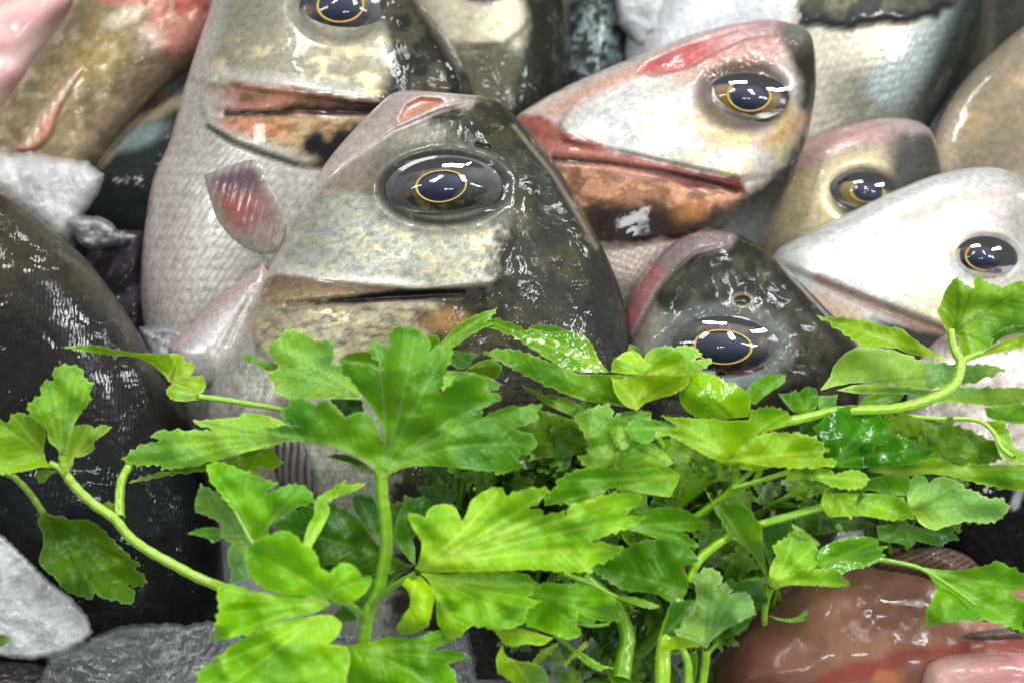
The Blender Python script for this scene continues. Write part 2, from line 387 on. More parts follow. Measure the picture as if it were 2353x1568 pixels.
def inflate(name, poly, fr, z0, T, R, paint, mat, parent=None, spacing=7, corner=60, sub=4, smooth=True, power=0.5, edge=0.0, on=None):
    P = catmull(poly, sub, True, corner)
    if edge:
        nrm = np.roll(P, -1, 0) - np.roll(P, 1, 0); nrm = np.c_[nrm[:, 1], -nrm[:, 0]] / (np.linalg.norm(nrm, axis=1)[:, None] + 1e-6)
        P = P + nrm * ((fbm(P[:, 0], P[:, 1], 14, 3, 5) - 0.5) * 2 * edge)[:, None]
    V, F, d = tri_fill(P, spacing)
    t = np.clip(d / R, 0, 1); prof = (1 - (1 - t) ** 2) ** power
    r = paint(V[:, 0], V[:, 1])
    zf = z0 + T * prof + r['h'] * np.clip(d / 12, 0, 1)
    if on is not None:
        zb = on(V[:, 0], V[:, 1]); zf = zf + zb
    else: zb = 0
    Wf = fr.w(V[:, 0], V[:, 1], zf); Wb = fr.w(V[:, 0], V[:, 1], zb + z0 - 0.5 * T * prof)
    n = len(V); WW = np.r_[Wf, Wb]; FF = np.r_[F, F[:, ::-1] + n]
    at = dict(pigment=np.clip(np.r_[r['col'], r['col']], 0.004, 0.95), scales=np.r_[r['scales'], r['scales']], shard=np.r_[r['shard'], r['shard']],
              suv=np.c_[np.r_[V, V] / 14 @ np.array([[1, 0], [0.5, 0.8]]), np.zeros(2 * n)])
    return build(name, WW, FF, mat, parent, at, smooth=smooth)
#@@SCENE@@
# ------------------------------------------------------------------ ice bed
def ice_bed():
    n = 220; xs = np.linspace(-0.55, 0.55, n); ys = np.linspace(-0.45, 0.65, n); X, Y = np.meshgrid(xs, ys); x, y = X.ravel(), Y.ravel()
    z = 0.050 + 0.020 * (fbm(x, y, 0.05, 4, 3) - 0.5) + 0.006 * (fbm(x, y, 0.008, 2, 9) - 0.5)
    col = mixc(np.tile(C(214, 217, 218), (len(x), 1)), C(170, 175, 178), fbm(x, y, 0.03, 3, 4) * 0.8)
    i = np.arange(n - 1)[:, None] * n; j = np.arange(n - 1)[None, :]
    F = np.stack([i + j, i + j + 1, i + n + j + 1, i + n + j], -1).reshape(-1, 4)
    o = build('ice_bed', np.c_[x, y, z], F, M_ICE, None, dict(pigment=col)); o['kind'] = 'structure'; o['label'] = 'bed of crushed ice under the fish'
ice_bed()
OLIVE = C(44, 44, 34); SILV = C(186, 184, 172)
def mottle(x, y, col, sizes=(60, 16), amp=(0.25, 0.2), seed=1, tint=None):
    f = 1 + amp[0] * 2 * (fbm(x, y, sizes[0], 3, seed) - 0.5) + amp[1] * 2 * (fbm(x, y, sizes[1], 3, seed + 5) - 0.5)
    return col * np.clip(f, 0.2, 2)[:, None]
def base(x, c): return np.tile(np.asarray(c), (len(x), 1))
def wob(x, y, a=14, s=30, seed=3): return a * 2 * (fbm(x, y, s, 3, seed) - 0.5)

# ---- the big sea bass in the middle
CHEEK = [(628, 622), (650, 560), (690, 490), (745, 440), (870, 452), (905, 500), (1020, 530), (1120, 505), (1135, 560), (1108, 652), (950, 657), (800, 642), (690, 630)]
JAW = [(880, 200), (960, 195), (1015, 220), (1100, 214), (1185, 235), (1165, 248), (1090, 238), (1010, 258), (905, 303), (795, 380), (738, 432), (690, 482), (640, 560), (560, 640), (560, 560), (700, 400), (780, 290)]
MOUTH = [(915, 272), (930, 240), (965, 222), (1012, 226), (1020, 236), (985, 252), (940, 272), (918, 282)]
OPERC = [(596, 640), (572, 690), (570, 740), (592, 800), (640, 850), (760, 870), (900, 860), (1000, 820), (1120, 780), (1180, 690), (1150, 655), (1108, 655), (950, 660), (800, 645), (640, 628)]
DARK = [(1115, 655), (1010, 690), (960, 718), (985, 770), (960, 830), (900, 900), (900, 1600), (1700, 1600), (1700, 500), (1300, 200), (1200, 215), (1110, 222), (1060, 240), (980, 268), (1030, 310), (1085, 330), (1130, 370), (1172, 430), (1172, 500), (1140, 530), (1128, 600)]
def paint_main(x, y):
    wx, wy = x + wob(x, y, 12, 40), y + wob(x, y, 12, 40, 9)
    c = base(x, C(178, 172, 160))
    c = mixc(c, C(114, 112, 100), ss(-22, 16, sd([(740, 452), (800, 385), (905, 306), (1010, 262), (1120, 240), (1230, 300), (1230, 500), (1140, 520), (1000, 560), (880, 500), (870, 470), (760, 450)], wx, wy)) * 0.95)
    c = mixc(c, C(156, 136, 122), blob(x, y, 810, 430, 75, 45, -0.5, .6) * 0.55)
    ck = ss(-10, 14, sd(CHEEK, x, wy)); c = mixc(c, C(172, 172, 158), ck)
    c = mixc(c, C(204, 196, 158), ck * ss(.46, .66, fbm(x, y, 30, 5, 21, 0.3, 0.5)) * ss(640, 820, x + (y - 500)) * 0.75)
    c = mixc(c, C(150, 156, 158), ck * ss(.42, .62, fbm(x, y, 40, 5, 44, 0, .6)) * 0.6 * ss(980, 820, x))
    c = mixc(c, C(110, 110, 88), ck * ss(.50, .66, fbm(x, y, 16, 4, 61, 0, .6)) * 0.5)
    c = mixc(c, C(216, 214, 204), (1 - ss(0, 26, dist([(630, 560), (634, 620), (800, 645), (960, 655)], x, y))) * 0.55)
    c = mixc(c, C(206, 200, 192), (1 - ss(0, 60, dist([(690, 480), (650, 560), (615, 620)], x, y))) * 0.5)
    # lips and jaw
    j = ss(-9, 12, sd(JAW, x, y + wob(x, y, 5, 30))); c = mixc(c, C(202, 192, 184), j)
    c = mixc(c, C(168, 150, 144), j * ss(740, 900, x) * 0.75); c = mixc(c, C(120, 112, 104), j * ss(985, 1090, x) * 0.6)
    c = mixc(c, C(194, 142, 122), ss(-5, 9, sd(MOUTH, x, y)))
    # band under the cheek
    b = ss(-5, 8, sd([(600, 640), (640, 630), (800, 648), (950, 662), (1120, 658), (1120, 700), (960, 694), (860, 700), (740, 712), (600, 708)], x, y))
    c = mixc(c, C(158, 138, 112), b); c = mixc(c, C(116, 90, 74), b * ss(40, 6, y - 640 - (x - 628) * .055)); c = mixc(c, C(122, 108, 84), b * ss(.42, .6, fbm(x, y, 22, 4, 14, 0, .35)) * .7)
    c = mixc(c, C(54, 44, 40), b * ss(780, 960, x + wob(x, y, 50, 40)))
    op = ss(-6, 8, sd(OPERC, x, y)) * ss(694, 712, y)
    c = mixc(c, C(160, 154, 130), op); c = mixc(c, C(208, 190, 138), op * ss(.5, .66, fbm(x, y, 26, 5, 31, 0.2, 0.45)) * 0.6)
    c = mixc(c, C(74, 70, 56), op * ss(.50, .68, fbm(x, y, 22, 5, 35, 0.1, 0.45)) * 0.6 + ss(.5,.3, fbm(x, y, 60, 3, 36)) * op * .3)
    c = mixc(c, C(198, 178, 160), (1 - ss(0, 24, dist([(604, 640), (574, 700), (585, 770)], x, y))) * 0.6)
    # body behind the gill cover
    bd = ss(-8, 8, -sd(OPERC, x, y)) * ss(690, 740, y) * ss(0, 20, 640 - x + 2 * (y - 800))
    c = mixc(c, C(178, 175, 164), bd); c = mixc(c, C(120, 116, 108), bd * ss(.5, .7, fbm(x, y, 18, 3, 71, 0, 2.2)) * 0.5)
    c = mixc(c, C(100, 90, 88), blob(x, y, 660, 935, 60, 30, 0, .6) * .7)
    # dark back
    dk = ss(-30, 30, sd(DARK, wx, wy) + wob(x, y, 34, 20, 66)); bk = mixc(base(x, C(27, 27, 20)), C(66, 62, 36), ss(.46, .70, fbm(x, y, 60, 4, 81)) * 0.6)
    bk = mixc(bk, C(18, 28, 38), ss(1250, 1420, x) * ss(560, 700, y) * 0.5)
    c = mixc(c, bk, dk * 0.96)
    c = mixc(c, C(150, 116, 72), blob(x + wob(x, y, 16, 20), y + wob(x, y, 10, 18, 4), 1030, 738, 56, 26, 0.05, .6) * 0.8)
    edge = 1 - ss(0, 9, dist([(1180, 290), (1270, 400), (1330, 500), (1370, 570)], x, y)); c = mixc(c, C(150, 142, 120), edge * .5)
    rim = 1 - ss(8, 40, np.abs(np.hypot((x - 1020) / 1.72, y - 432) - 88)); c = mixc(c, C(66, 66, 54), rim * .5); c = mixc(c, C(30, 30, 26), (1 - ss(2, 14, np.abs(np.hypot((x - 1019) / 1.78, y - 432) - 78))) * .85); c = mixc(c, C(72, 74, 72), (1 - ss(70, 96, np.hypot((x - 1050) / 1.6, y - 420))) * .35)
    c = mixc(c, C(18, 18, 18), ss(-5, 4, sd([(684, 696), (760, 688), (840, 676), (920, 666), (1000, 664), (1080, 670), (1010, 684), (920, 690), (830, 696), (750, 700)], x, y + wob(x, y, 4, 14))))
    c = mixc(c, C(92, 84, 70), (1 - ss(2, 14, dist([(660, 704), (760, 708), (860, 704)], x, y + wob(x, y, 5, 20)))) * .5)
    c = mixc(c, C(36, 24, 20), 1 - ss(2, 6, dist([(1095, 333), (1112, 338), (1124, 339)], x, y)))
    c = mottle(x, y, c, (45, 9), (0.10, 0.16), 91)
    ye = np.interp(x, [560, 628, 690, 800, 950, 1110, 1180], [600, 626, 633, 645, 660, 655, 640]); fa = ss(1050, 1190, x)
    h = 0.0024 * (ss(-9, 7, ye - y) * (1 - fa) + .5 * fa) - 0.0010
    h = h + 0.0020 * ss(-8, 8, sd(OPERC, x, y)) * ss(1130, 960, x) - 0.0014 * (1 - ss(3, 11, dist([(660, 700), (790, 690), (900, 681), (1060, 674)], x, y)))
    h = h - 0.0009 * (1 - ss(2, 9, dist([(690, 482), (738, 432), (795, 380), (905, 303), (1010, 258), (1090, 238), (1150, 250)], x, y)))
    h = h - 0.0028 * ss(-2, 10, sd(MOUTH, x, y)) + 0.0005 * (1 - ss(4, 20, dist(MOUTH, x, y, True)))
    h = h - 0.0022 * blob(x, y, 1020, 431, 138, 80, -0.06, .3) + 0.0004 * (1 - ss(0, 18, np.abs(np.hypot((x - 1020) / 1.72, y - 432) - 92)))
    h = h - 0.0012 * (1 - ss(2, 7, dist([(1095, 333), (1112, 338), (1124, 339)], x, y)))
    h = h + 0.0010 * (1 - ss(4, 30, dist([(1166, 540), (1140, 590), (1118, 645)], x, y))) + 0.0006 * (fbm(x, y, 60, 3, 13) - .5)
    sc = ss(0, 60, -sd(OPERC, x, y)) * ss(760, 840, y) * 0.8 + dk * ss(520, 760, y) * 0.5
    return paint_result(x, c, h, sc, 0.10 + dk * 0.85 + 0.25 * ss(200, 320, y) * (1 - j) * (1 - dk) * ss(880, 1000, x))
main, FRM, zat = fish(
    'sea_bass', 'large grey sea bass in the middle with gold-ringed eye, rising out of the parsley',
    [(1018, 240), (1004, 224), (962, 208), (905, 214), (860, 250), (800, 312), (745, 380), (700, 462), (660, 540), (622, 610), (585, 680), (545, 770), (500, 850), (472, 930), (490, 1040), (560, 1150), (640, 1260), (720, 1400), (800, 1560)],
    [(1018, 240), (1030, 228), (1060, 222), (1105, 221), (1150, 240), (1205, 290), (1262, 360), (1318, 445), (1372, 545), (1412, 630), (1436, 710), (1447, 800), (1446, 950), (1430, 1100), (1380, 1300), (1300, 1450), (1200, 1560)],
    0.0, 0.034, paint_main, rows=330, cols=300, group='sea bass standing head up on the ice',
    parts=[('lower_jaw', JAW), ('gill_cover', OPERC), ('cheek', CHEEK)], prow=1.15)
ze = zat(1020, 431)
eye(FRM, main, ze + 0.0018, (1013, 428), (54, 35), -0.10, (1024, 431), (98, 56), -0.08, (1019, 432), (134, 75), -0.05, golden=False)
def throat(x, y):
    c = mixc(base(x, C(190, 185, 182)), C(186, 150, 144), (1 - ss(4, 30, dist([(600, 610), (540, 665), (470, 725), (395, 800)], x, y))) * .6)
    c = mixc(c, C(150, 148, 148), ss(820, 900, y) * .6)
    return paint_result(x, mottle(x, y, c, (50, 14), (.08, .05), 3), 0.0006 * (fbm(x, y, 40, 3, 5) - .5) - .0010 * (1 - ss(2, 8, dist([(585, 660), (552, 720), (520, 790)], x, y))), 0, .1)
inflate('throat', [(604, 606), (550, 645), (480, 702), (430, 750), (385, 795), (400, 850), (470, 890), (520, 900), (575, 800), (600, 700), (625, 650)], FRM, -0.003, 0.009, 110, throat, M_SKIN, main)
def fin_paint(x, y):
    c = mixc(base(x, C(122, 114, 112)), C(66, 60, 62), 0.5 + 0.5 * np.sin(x / 2.6 + fbm(x, y, 60, 2, 3) * 5)); return paint_result(x, c, 0.0004 * np.sin(x / 2.6), 0, .15)
inflate('pectoral_fin', [(632, 1010), (690, 1000), (715, 1060), (722, 1150), (690, 1180), (650, 1130), (628, 1070)], FRM, 0.0005, 0.003, 20, fin_paint, M_SKIN, main, spacing=4, on=FRM.surf)

# ---- tall bass at upper left
G2 = [(468, 185), (460, 240), (475, 290), (540, 330), (600, 352), (690, 380), (760, 385), (900, 330), (1000, 240), (880, 232), (700, 208), (560, 190)]
def paint_tall(x, y):
    wx, wy = x + wob(x, y, 14, 40, 5), y + wob(x, y, 10, 40, 19)
    c = base(x, C(196, 190, 182)); hd = ss(0, 30, 205 + (x - 470) * .12 - y) * ss(475, 520, x + (y - 100) * .3)
    c = mixc(c, C(144, 138, 118), hd); c = mixc(c, C(204, 194, 156), hd * ss(.45, .65, fbm(x, y, 50, 4, 7, 0, .6)) * ss(60, 150, y))
    c = mixc(c, C(128, 126, 112), hd * ss(110, 20, y) * .8)
    c = mixc(c, C(190, 192, 186), (1 - ss(0, 30, dist([(480, 165), (560, 178), (700, 192), (830, 214)], x, y))) * .6)
    b = ss(-6, 8, sd([(468, 188), (560, 190), (720, 212), (900, 238), (900, 272), (760, 268), (620, 278), (500, 262), (470, 225)], x, wy)) * ss(462, 560, x + wob(x, y, 30, 30))
    c = mixc(c, C(150, 104, 86), b); c = mixc(c, C(108, 82, 60), b * ss(.4, .6, fbm(x, y, 30, 3, 8, 0, .4))); c = mixc(c, C(52, 36, 34), b * ss(640, 820, x))
    c = mixc(c, C(40, 28, 28), 1 - ss(3, 12, dist([(520, 262), (600, 264), (680, 250), (760, 256), (880, 262)], x, y + wob(x, y, 5, 20))))
    g = ss(-6, 10, sd(G2, x, wy)) * ss(262, 280, y) * ss(470, 540, x + wob(x, y, 30, 30)); c = mixc(c, C(178, 154, 118), g)
    c = mixc(c, C(186, 122, 92), g * blob(x, y, 580, 288, 90, 24, .1, .5) * .9); c = mixc(c, C(128, 92, 52), g * ss(.5, .65, fbm(x, y, 26, 3, 17, 0, .4)) * .8)
    c = mixc(c, C(160, 168, 160), g * (1 - ss(8, 34, dist([(520, 318), (620, 350), (700, 375)], x, y))) * .7)
    c = mixc(c, C(22, 24, 24), ss(-16, 24, sd([(690, 318), (780, 290), (900, 270), (900, 420), (740, 392), (690, 352)], wx, wy) + wob(x, y, 26, 26, 8)))
    c = mixc(c, C(66, 70, 58), 1 - ss(2, 8, dist([(478, 290), (530, 324), (600, 352), (680, 378)], x, y)))
    bd = ss(-4, 24, y - 300 - (x - 480) * .42); c = mixc(c, C(182, 178, 170), bd * ss(430, 500, x)); c = mixc(c, C(120, 124, 112), bd * ss(520, 620, x) * ss(440, 640, y) * .75)
    c = mixc(c, C(206, 192, 188), ss(460, 360, x - (y - 500) * .02) * .7)
    dk = ss(-16, 22, sd([(850, -20), (880, 60), (900, 130), (880, 200), (860, 240), (900, 420), (1300, 420), (1200, 200), (1100, -40)], wx, wy))
    c = mixc(c, mixc(base(x, C(30, 30, 24)), C(84, 80, 62), ss(.5, .7, fbm(x, y, 40, 3, 77)) * .5), dk)
    c = mixc(c, C(104, 96, 86), (1 - ss(4, 26, dist([(965, 0), (1010, 70), (1060, 150)], x, y))) * .6)
    c = mixc(c, C(58, 58, 54), (1 - ss(0, 26, np.abs(np.hypot((x - 780) / 1.3, y - 20) - 72))) * .5)
    c = mottle(x, y, c, (40, 9), (.08, .14), 51)
    h = .0022 * ss(-8, 8, -(y - 188 - (x - 470) * .13)) + .0022 * ss(-8, 10, sd(G2, x, y)) - .0012 * (1 - ss(3, 12, dist([(520, 262), (600, 264), (680, 250), (760, 256), (880, 262)], x, y)))
    h = h - .0022 * blob(x, y, 780, 20, 100, 72, 0, .3)
    return paint_result(x, c, h, bd * .9 + dk * .4, .12 + dk * .75)
t, fr, za = fish('sea_bass', 'tall pale sea bass left of the middle one, its gill cover streaked orange and brown', [(720, -330), (600, -250), (520, -120), (488, 0), (452, 110), (415, 230), (388, 330), (352, 410), (336, 500), (325, 600), (324, 690), (340, 780), (380, 860), (440, 1000), (500, 1180)],
    [(720, -330), (830, -250), (910, -120), (962, 0), (1012, 65), (1058, 140), (1088, 215), (1080, 330), (1040, 450), (1000, 580), (960, 700), (920, 800), (880, 900), (820, 1050), (740, 1180)], 0.05, 0.032, paint_tall, rows=260, cols=190,
    group='sea bass standing head up on the ice', parts=[('gill_cover', G2)], scale_px=20)
z = za(780, 20); eye(fr, t, z + .001, (782, 12), (50, 38), 0, (778, 18), (76, 56), 0, (778, 22), (96, 74), 0)
def finred(x, y):
    d = sd(PF, x, y); c = mixc(base(x, C(132, 106, 104)), C(140, 80, 70), blob(x, y, 540, 486, 52, 60, 0, .8) * .8); c = mixc(c, C(92, 72, 80), blob(x, y, 560, 405, 76, 34, 0, .6)); c = mixc(c, C(150, 144, 134), 1 - ss(2, 34, d) * ss(600, 490, y + wob(x, y, 20, 40)))
    return paint_result(x, mottle(x, y, c, (30, 8), (.10, .1), 2), .00012 * np.sin(x / 3 + y / 11), 0, .4)
PF = [(462, 400), (500, 384), (545, 370), (580, 362), (606, 378), (622, 420), (648, 470), (664, 530), (650, 580), (600, 590), (540, 560), (500, 515), (478, 460)]
inflate('pectoral_fin', PF, fr, -0.0008, 0.0022, 70, finred, M_SKIN, t, spacing=4, on=fr.surf)

# ---- big bass at upper right with a red mouth
CH3 = [(1283, 285), (1330, 240), (1400, 200), (1500, 172), (1600, 150), (1750, 130), (1830, 200), (1840, 330), (1790, 390), (1700, 412), (1600, 392), (1500, 366), (1400, 345), (1300, 322)]
OP3 = [(1180, 270), (1280, 300), (1400, 348), (1600, 395), (1700, 415), (1720, 470), (1660, 520), (1560, 545), (1400, 566), (1300, 560), (1180, 480)]
RED3 = [(1462, 168), (1485, 138), (1560, 104), (1660, 72), (1750, 48), (1800, 45), (1850, 62), (1800, 84), (1720, 92), (1650, 122), (1580, 160), (1500, 178)]
def paint_red(x, y):
    wx, wy = x + wob(x, y, 14, 40, 15), y + wob(x, y, 10, 36, 29)
    c = base(x, C(198, 186, 178)); ck = ss(-6, 12, sd(CH3, x, wy)); c = mixc(c, C(186, 184, 178), ck)
    c = mixc(c, C(206, 188, 134), ck * ss(1480, 1650, x) * ss(.42, .62, fbm(x, y, 46, 4, 6)) * .8)
    c = mixc(c, C(150, 156, 156), ck * ss(.5, .7, fbm(x, y, 40, 4, 16)) * .6)
    c = mixc(c, C(206, 148, 120), (1 - ss(0, 26, dist([(1250, 270), (1330, 220), (1420, 180), (1500, 150)], x, y))) * .6)
    c = mixc(c, C(176, 150, 138), blob(wx, wy, 1690, 140, 150, 50, -.3, .5) * .8); c = mixc(c, C(176, 112, 104), blob(wx, wy, 1690, 130, 130, 34, -.35, .5) * .35)
    r = ss(-10, 12, sd(RED3, x, y + wob(x, y, 6, 30))); c = mixc(c, C(168, 92, 88), r); c = mixc(c, C(172, 148, 146), r * ss(1590, 1720, x + wob(x, y, 30, 40)) * .9)
    b = ss(-6, 8, sd([(1190, 268), (1240, 262), (1285, 292), (1400, 346), (1500, 368), (1700, 412), (1720, 450), (1600, 440), (1480, 412), (1300, 380), (1180, 330)], x, wy))
    b = b * ss(-14, 14, sd([(1100, 240), (1260, 250), (1300, 300), (1800, 420), (1800, 520), (1100, 420)], x, y)); c = mixc(c, C(168, 112, 98), b); c = mixc(c, C(120, 62, 58), b * ss(30, 4, y - 312 - (x - 1290) * .235) * .7); c = mixc(c, C(176, 138, 100), b * ss(350, 400, y - (x - 1300) * .18) * ss(1560, 1400, x) * .8); c = mixc(c, C(88, 42, 42), b * ss(1440, 1620, x + wob(x, y, 30, 40)))
    o = ss(-6, 8, sd(OP3, x, wy)) * (1 - b); c = mixc(c, C(150, 112, 86), o); c = mixc(c, C(110, 74, 54), o * ss(.45, .6, fbm(x, y, 34, 5, 41, .1, .4)) * .7)
    c = mixc(c, C(200, 150, 116), o * ss(.48, .62, fbm(x, y, 40, 4, 3, .1, .5)) * .8); c = mixc(c, C(24, 20, 18), o * ss(452, 490, wy - (x - 1450) * .05) * ss(1330, 1410, wx + 20) * .97)
    c = mixc(c, C(40, 28, 26), o * ss(.52, .64, fbm(x, y, 50, 3, 31)) * ss(440, 480, y) * .8)
    c = mixc(c, C(156, 106, 62), blob(wx, wy, 1590, 486, 40, 24, -.2, .6) * .75); c = mixc(c, C(60, 40, 32), 1 - ss(2, 10, dist([(1270, 365), (1400, 375), (1520, 396), (1640, 420), (1690, 440)], x, y)))
    bd = ss(-8, 10, y - 560 - wob(x, y, 4, 20)) * ss(1740, 1700, x); c = mixc(c, C(196, 180, 166), bd); c = mixc(c, C(128, 126, 116), bd * ss(610, 660, y))
    dk = ss(-14, 20, sd([(1790, 60), (1800, 130), (1836, 190), (1836, 300), (1800, 370), (1740, 420), (1700, 450), (1600, 560), (1700, 700), (2000, 700), (2000, 20), (1850, 20)], wx, wy)); c = mixc(c, C(44, 42, 36), dk)
    c = mixc(c, C(124, 120, 110), dk * ss(140, 60, y) * .6); c = mixc(c, C(96, 100, 98), dk * ss(440, 540, y) * .6)
    dd = np.hypot((x - 1710) / 1.35, y - 222); c = mixc(c, C(72, 56, 48), (1 - ss(70, 100, dd)) * .85); c = mixc(c, C(190, 132, 80), (1 - ss(0, 30, np.abs(dd - 108))) * ss(240, 280, y) * .5)
    c = mottle(x, y, c, (40, 9), (.08, .15), 57)
    h = .0024 * ss(-8, 8, sd([(1283, 285), (1300, 322), (1500, 366), (1700, 412), (1900, 380), (2000, 0), (1500, -50)], x, y)) + .0018 * ss(-8, 8, sd(OP3, x, y)) - .001 * (1 - ss(3, 12, dist([(1270, 365), (1400, 375), (1520, 396), (1690, 440)], x, y)))
    h = h - .0014 * ss(-3, 8, sd(RED3, x, y)) - .0022 * blob(x, y, 1712, 222, 108, 72, 0, .3) + .0007 * (fbm(x, y, 22, 3, 3) - .5) * blob(x, y, 1690, 130, 150, 60, -.3, .5) * 2
    return paint_result(x, c, h, bd * .8, .12 + dk * .6 + r * .3)
t, fr, za = fish('sea_bass', 'sea bass right of the middle one with red mouth and bloody brown gill cover',
    [(1845, 62), (1780, 44), (1700, 48), (1620, 68), (1530, 102), (1440, 138), (1340, 180), (1240, 232), (1180, 275), (1150, 340), (1140, 430), (1160, 540), (1190, 640), (1230, 760), (1300, 900), (1360, 1100)],
    [(1845, 62), (1862, 80), (1872, 120), (1875, 190), (1868, 250), (1856, 310), (1834, 380), (1808, 440), (1782, 500), (1758, 555), (1735, 620), (1710, 700), (1690, 780), (1670, 860), (1640, 960), (1600, 1120)],
    0.05, 0.030, paint_red, rows=240, cols=190, group='sea bass standing head up on the ice', parts=[('mouth', RED3), ('gill_cover', OP3), ('cheek', CH3)], prow=1.3)
z = za(1715, 222); eye(fr, t, z + .0012, (1720, 221), (48, 32), .1, (1716, 222), (78, 44), .05, (1708, 226), (96, 60), .05, golden=True)

# ---- dark head lower right of the middle
def paint_dark(x, y):
    wx, wy = x + wob(x, y, 12, 30, 25), y + wob(x, y, 12, 30, 39)
    c = mixc(base(x, C(38, 37, 31)), C(74, 72, 56), ss(.45, .7, fbm(x, y, 50, 4, 6)) * .7)
    c = mixc(c, C(132, 128, 116), ss(-10, 30, sd([(1440, 850), (1450, 770), (1500, 700), (1560, 720), (1600, 720), (1540, 770), (1500, 860)], wx, wy)) * .75)
    c = mixc(c, C(122, 108, 108), 1 - ss(18, 40, dist([(1446, 740), (1480, 660), (1530, 590), (1590, 552), (1660, 544)], x, y)))
    c = mixc(c, C(160, 98, 98), (1 - ss(6, 26, dist([(1446, 740), (1474, 672), (1510, 622)], x, y))) * .8)
    dd = np.hypot((x - 1665) / 1.6, y - 795); c = mixc(c, C(100, 104, 100), (1 - ss(10, 40, np.abs(dd - 76))) * .8); c = mixc(c, C(124, 134, 134), blob(x, y, 1690, 872, 100, 26, 0, .5) * .6)
    c = mixc(c, C(150, 140, 112), (1 - ss(0, 5, np.abs(np.hypot((x - 1705) / 1.7, y - 690) - 15))) * .6); c = mixc(c, C(40, 34, 26), 1 - ss(8, 14, np.hypot((x - 1705) / 1.7, y - 690)))
    c = mixc(c, C(140, 136, 124), (1 - ss(1, 6, dist([(1768, 575), (1830, 650), (1900, 725)], x, y))) * .7)
    c = mottle(x, y, c, (30, 8), (.1, .14), 77)
    h = -.001 * (1 - ss(3, 9, dist([(1440, 800), (1480, 720), (1520, 650), (1600, 580), (1680, 560)], x, y))) - .0018 * blob(x, y, 1665, 797, 120, 74, 0, .3) + .0010 * (fbm(x, y, 40, 2, 3) - .5) - .001 * (1 - ss(6, 12, np.hypot((x - 1705) / 1.7, y - 690)))
    return paint_result(x, c, h, ss(830, 900, y) * .6, .85)
t, fr, za = fish('sea_bass', 'dark wet fish head lower right of the middle bass, its eye just above the leaves',
    [(1650, 530), (1600, 534), (1556, 552), (1514, 586), (1480, 628), (1448, 680), (1430, 740), (1420, 820), (1425, 950), (1450, 1100), (1500, 1300), (1560, 1480)],
    [(1650, 530), (1700, 540), (1745, 566), (1800, 610), (1855, 664), (1905, 715), (1950, 765), (1975, 810), (1975, 900), (1960, 1050), (1920, 1250), (1860, 1480)], 0.012, 0.026, paint_dark, rows=200, cols=180, group='sea bass standing head up on the ice')
z = za(1665, 797); eye(fr, t, z + .0008, (1660, 797), (62, 38), .05, (1668, 797), (98, 58), .05, (1668, 800), (124, 76), .04, ring=.09)

# ---- pale fish at right edge
def paint_pale(x, y):
    wx, wy = x + wob(x, y, 12, 30, 45), y + wob(x, y, 10, 30, 49)
    c = base(x, C(194, 193, 189)); c = mixc(c, C(190, 178, 146), ss(2020, 2120, x) * ss(500, 600, y + (x - 2100) * .1) * ss(.35, .6, fbm(x, y, 50, 4, 6)) * .8)
    c = mixc(c, C(214, 172, 162), ss(-8, 14, sd([(2040, 500), (2100, 480), (2200, 446), (2290, 432), (2330, 440), (2260, 480), (2160, 510), (2090, 520)], wx, wy)) * .9)
    c = mixc(c, C(188, 150, 160), blob(wx, wy, 2230, 510, 70, 26, -.3, .5) * .6); c = mixc(c, C(140, 136, 128), ss(2270, 2340, wx + (y - 480) * .2) * .8)
    c = mixc(c, C(126, 118, 112), (1 - ss(30, 62, np.hypot((x - 2262) / 1.3, y - 592))) * .9)
    b = 1 - ss(5, 18, dist([(1880, 640), (1960, 680), (2040, 715), (2130, 752), (2240, 790)], x, y)); c = mixc(c, C(146, 106, 92), b * .8); c = mixc(c, C(58, 54, 54), ss(-8, 10, y - (735 + (x - 2040) * .28) + wob(x, y, 5, 20)) * ss(1960, 2060, x))
    c = mixc(c, C(206, 176, 146), ss(690, 710, y - (x - 1960) * .38) * ss(2010, 1960, x) * .7)
    return paint_result(x, mottle(x, y, c, (36, 9), (.05, .09), 7), .0022 * ss(-8, 8, 640 + (x - 1880) * .39 - y) - .0018 * blob(x, y, 2262, 592, 70, 52, 0, .3), 0, .10)
t, fr, za = fish('sea_bass', 'clean white-cheeked fish at the right edge with pink lips',
    [(2440, 470), (2410, 430), (2352, 404), (2290, 386), (2230, 386), (2150, 402), (2060, 436), (1960, 484), (1860, 534), (1780, 580), (1760, 680), (1800, 800), (1860, 920), (1930, 1080), (2000, 1250)],
    [(2440, 470), (2475, 520), (2500, 580), (2515, 640), (2520, 700), (2520, 760), (2510, 820), (2500, 870), (2480, 930), (2470, 980), (2450, 1030), (2440, 1090), (2420, 1150), (2380, 1250), (2330, 1350)], 0.045, 0.027, paint_pale, rows=170, cols=170, group='sea bass standing head up on the ice')
z = za(2262, 590); eye(fr, t, z + .001, (2262, 590), (42, 30), .05, (2264, 592), (58, 40), .05, (2264, 594), (74, 52), .04)

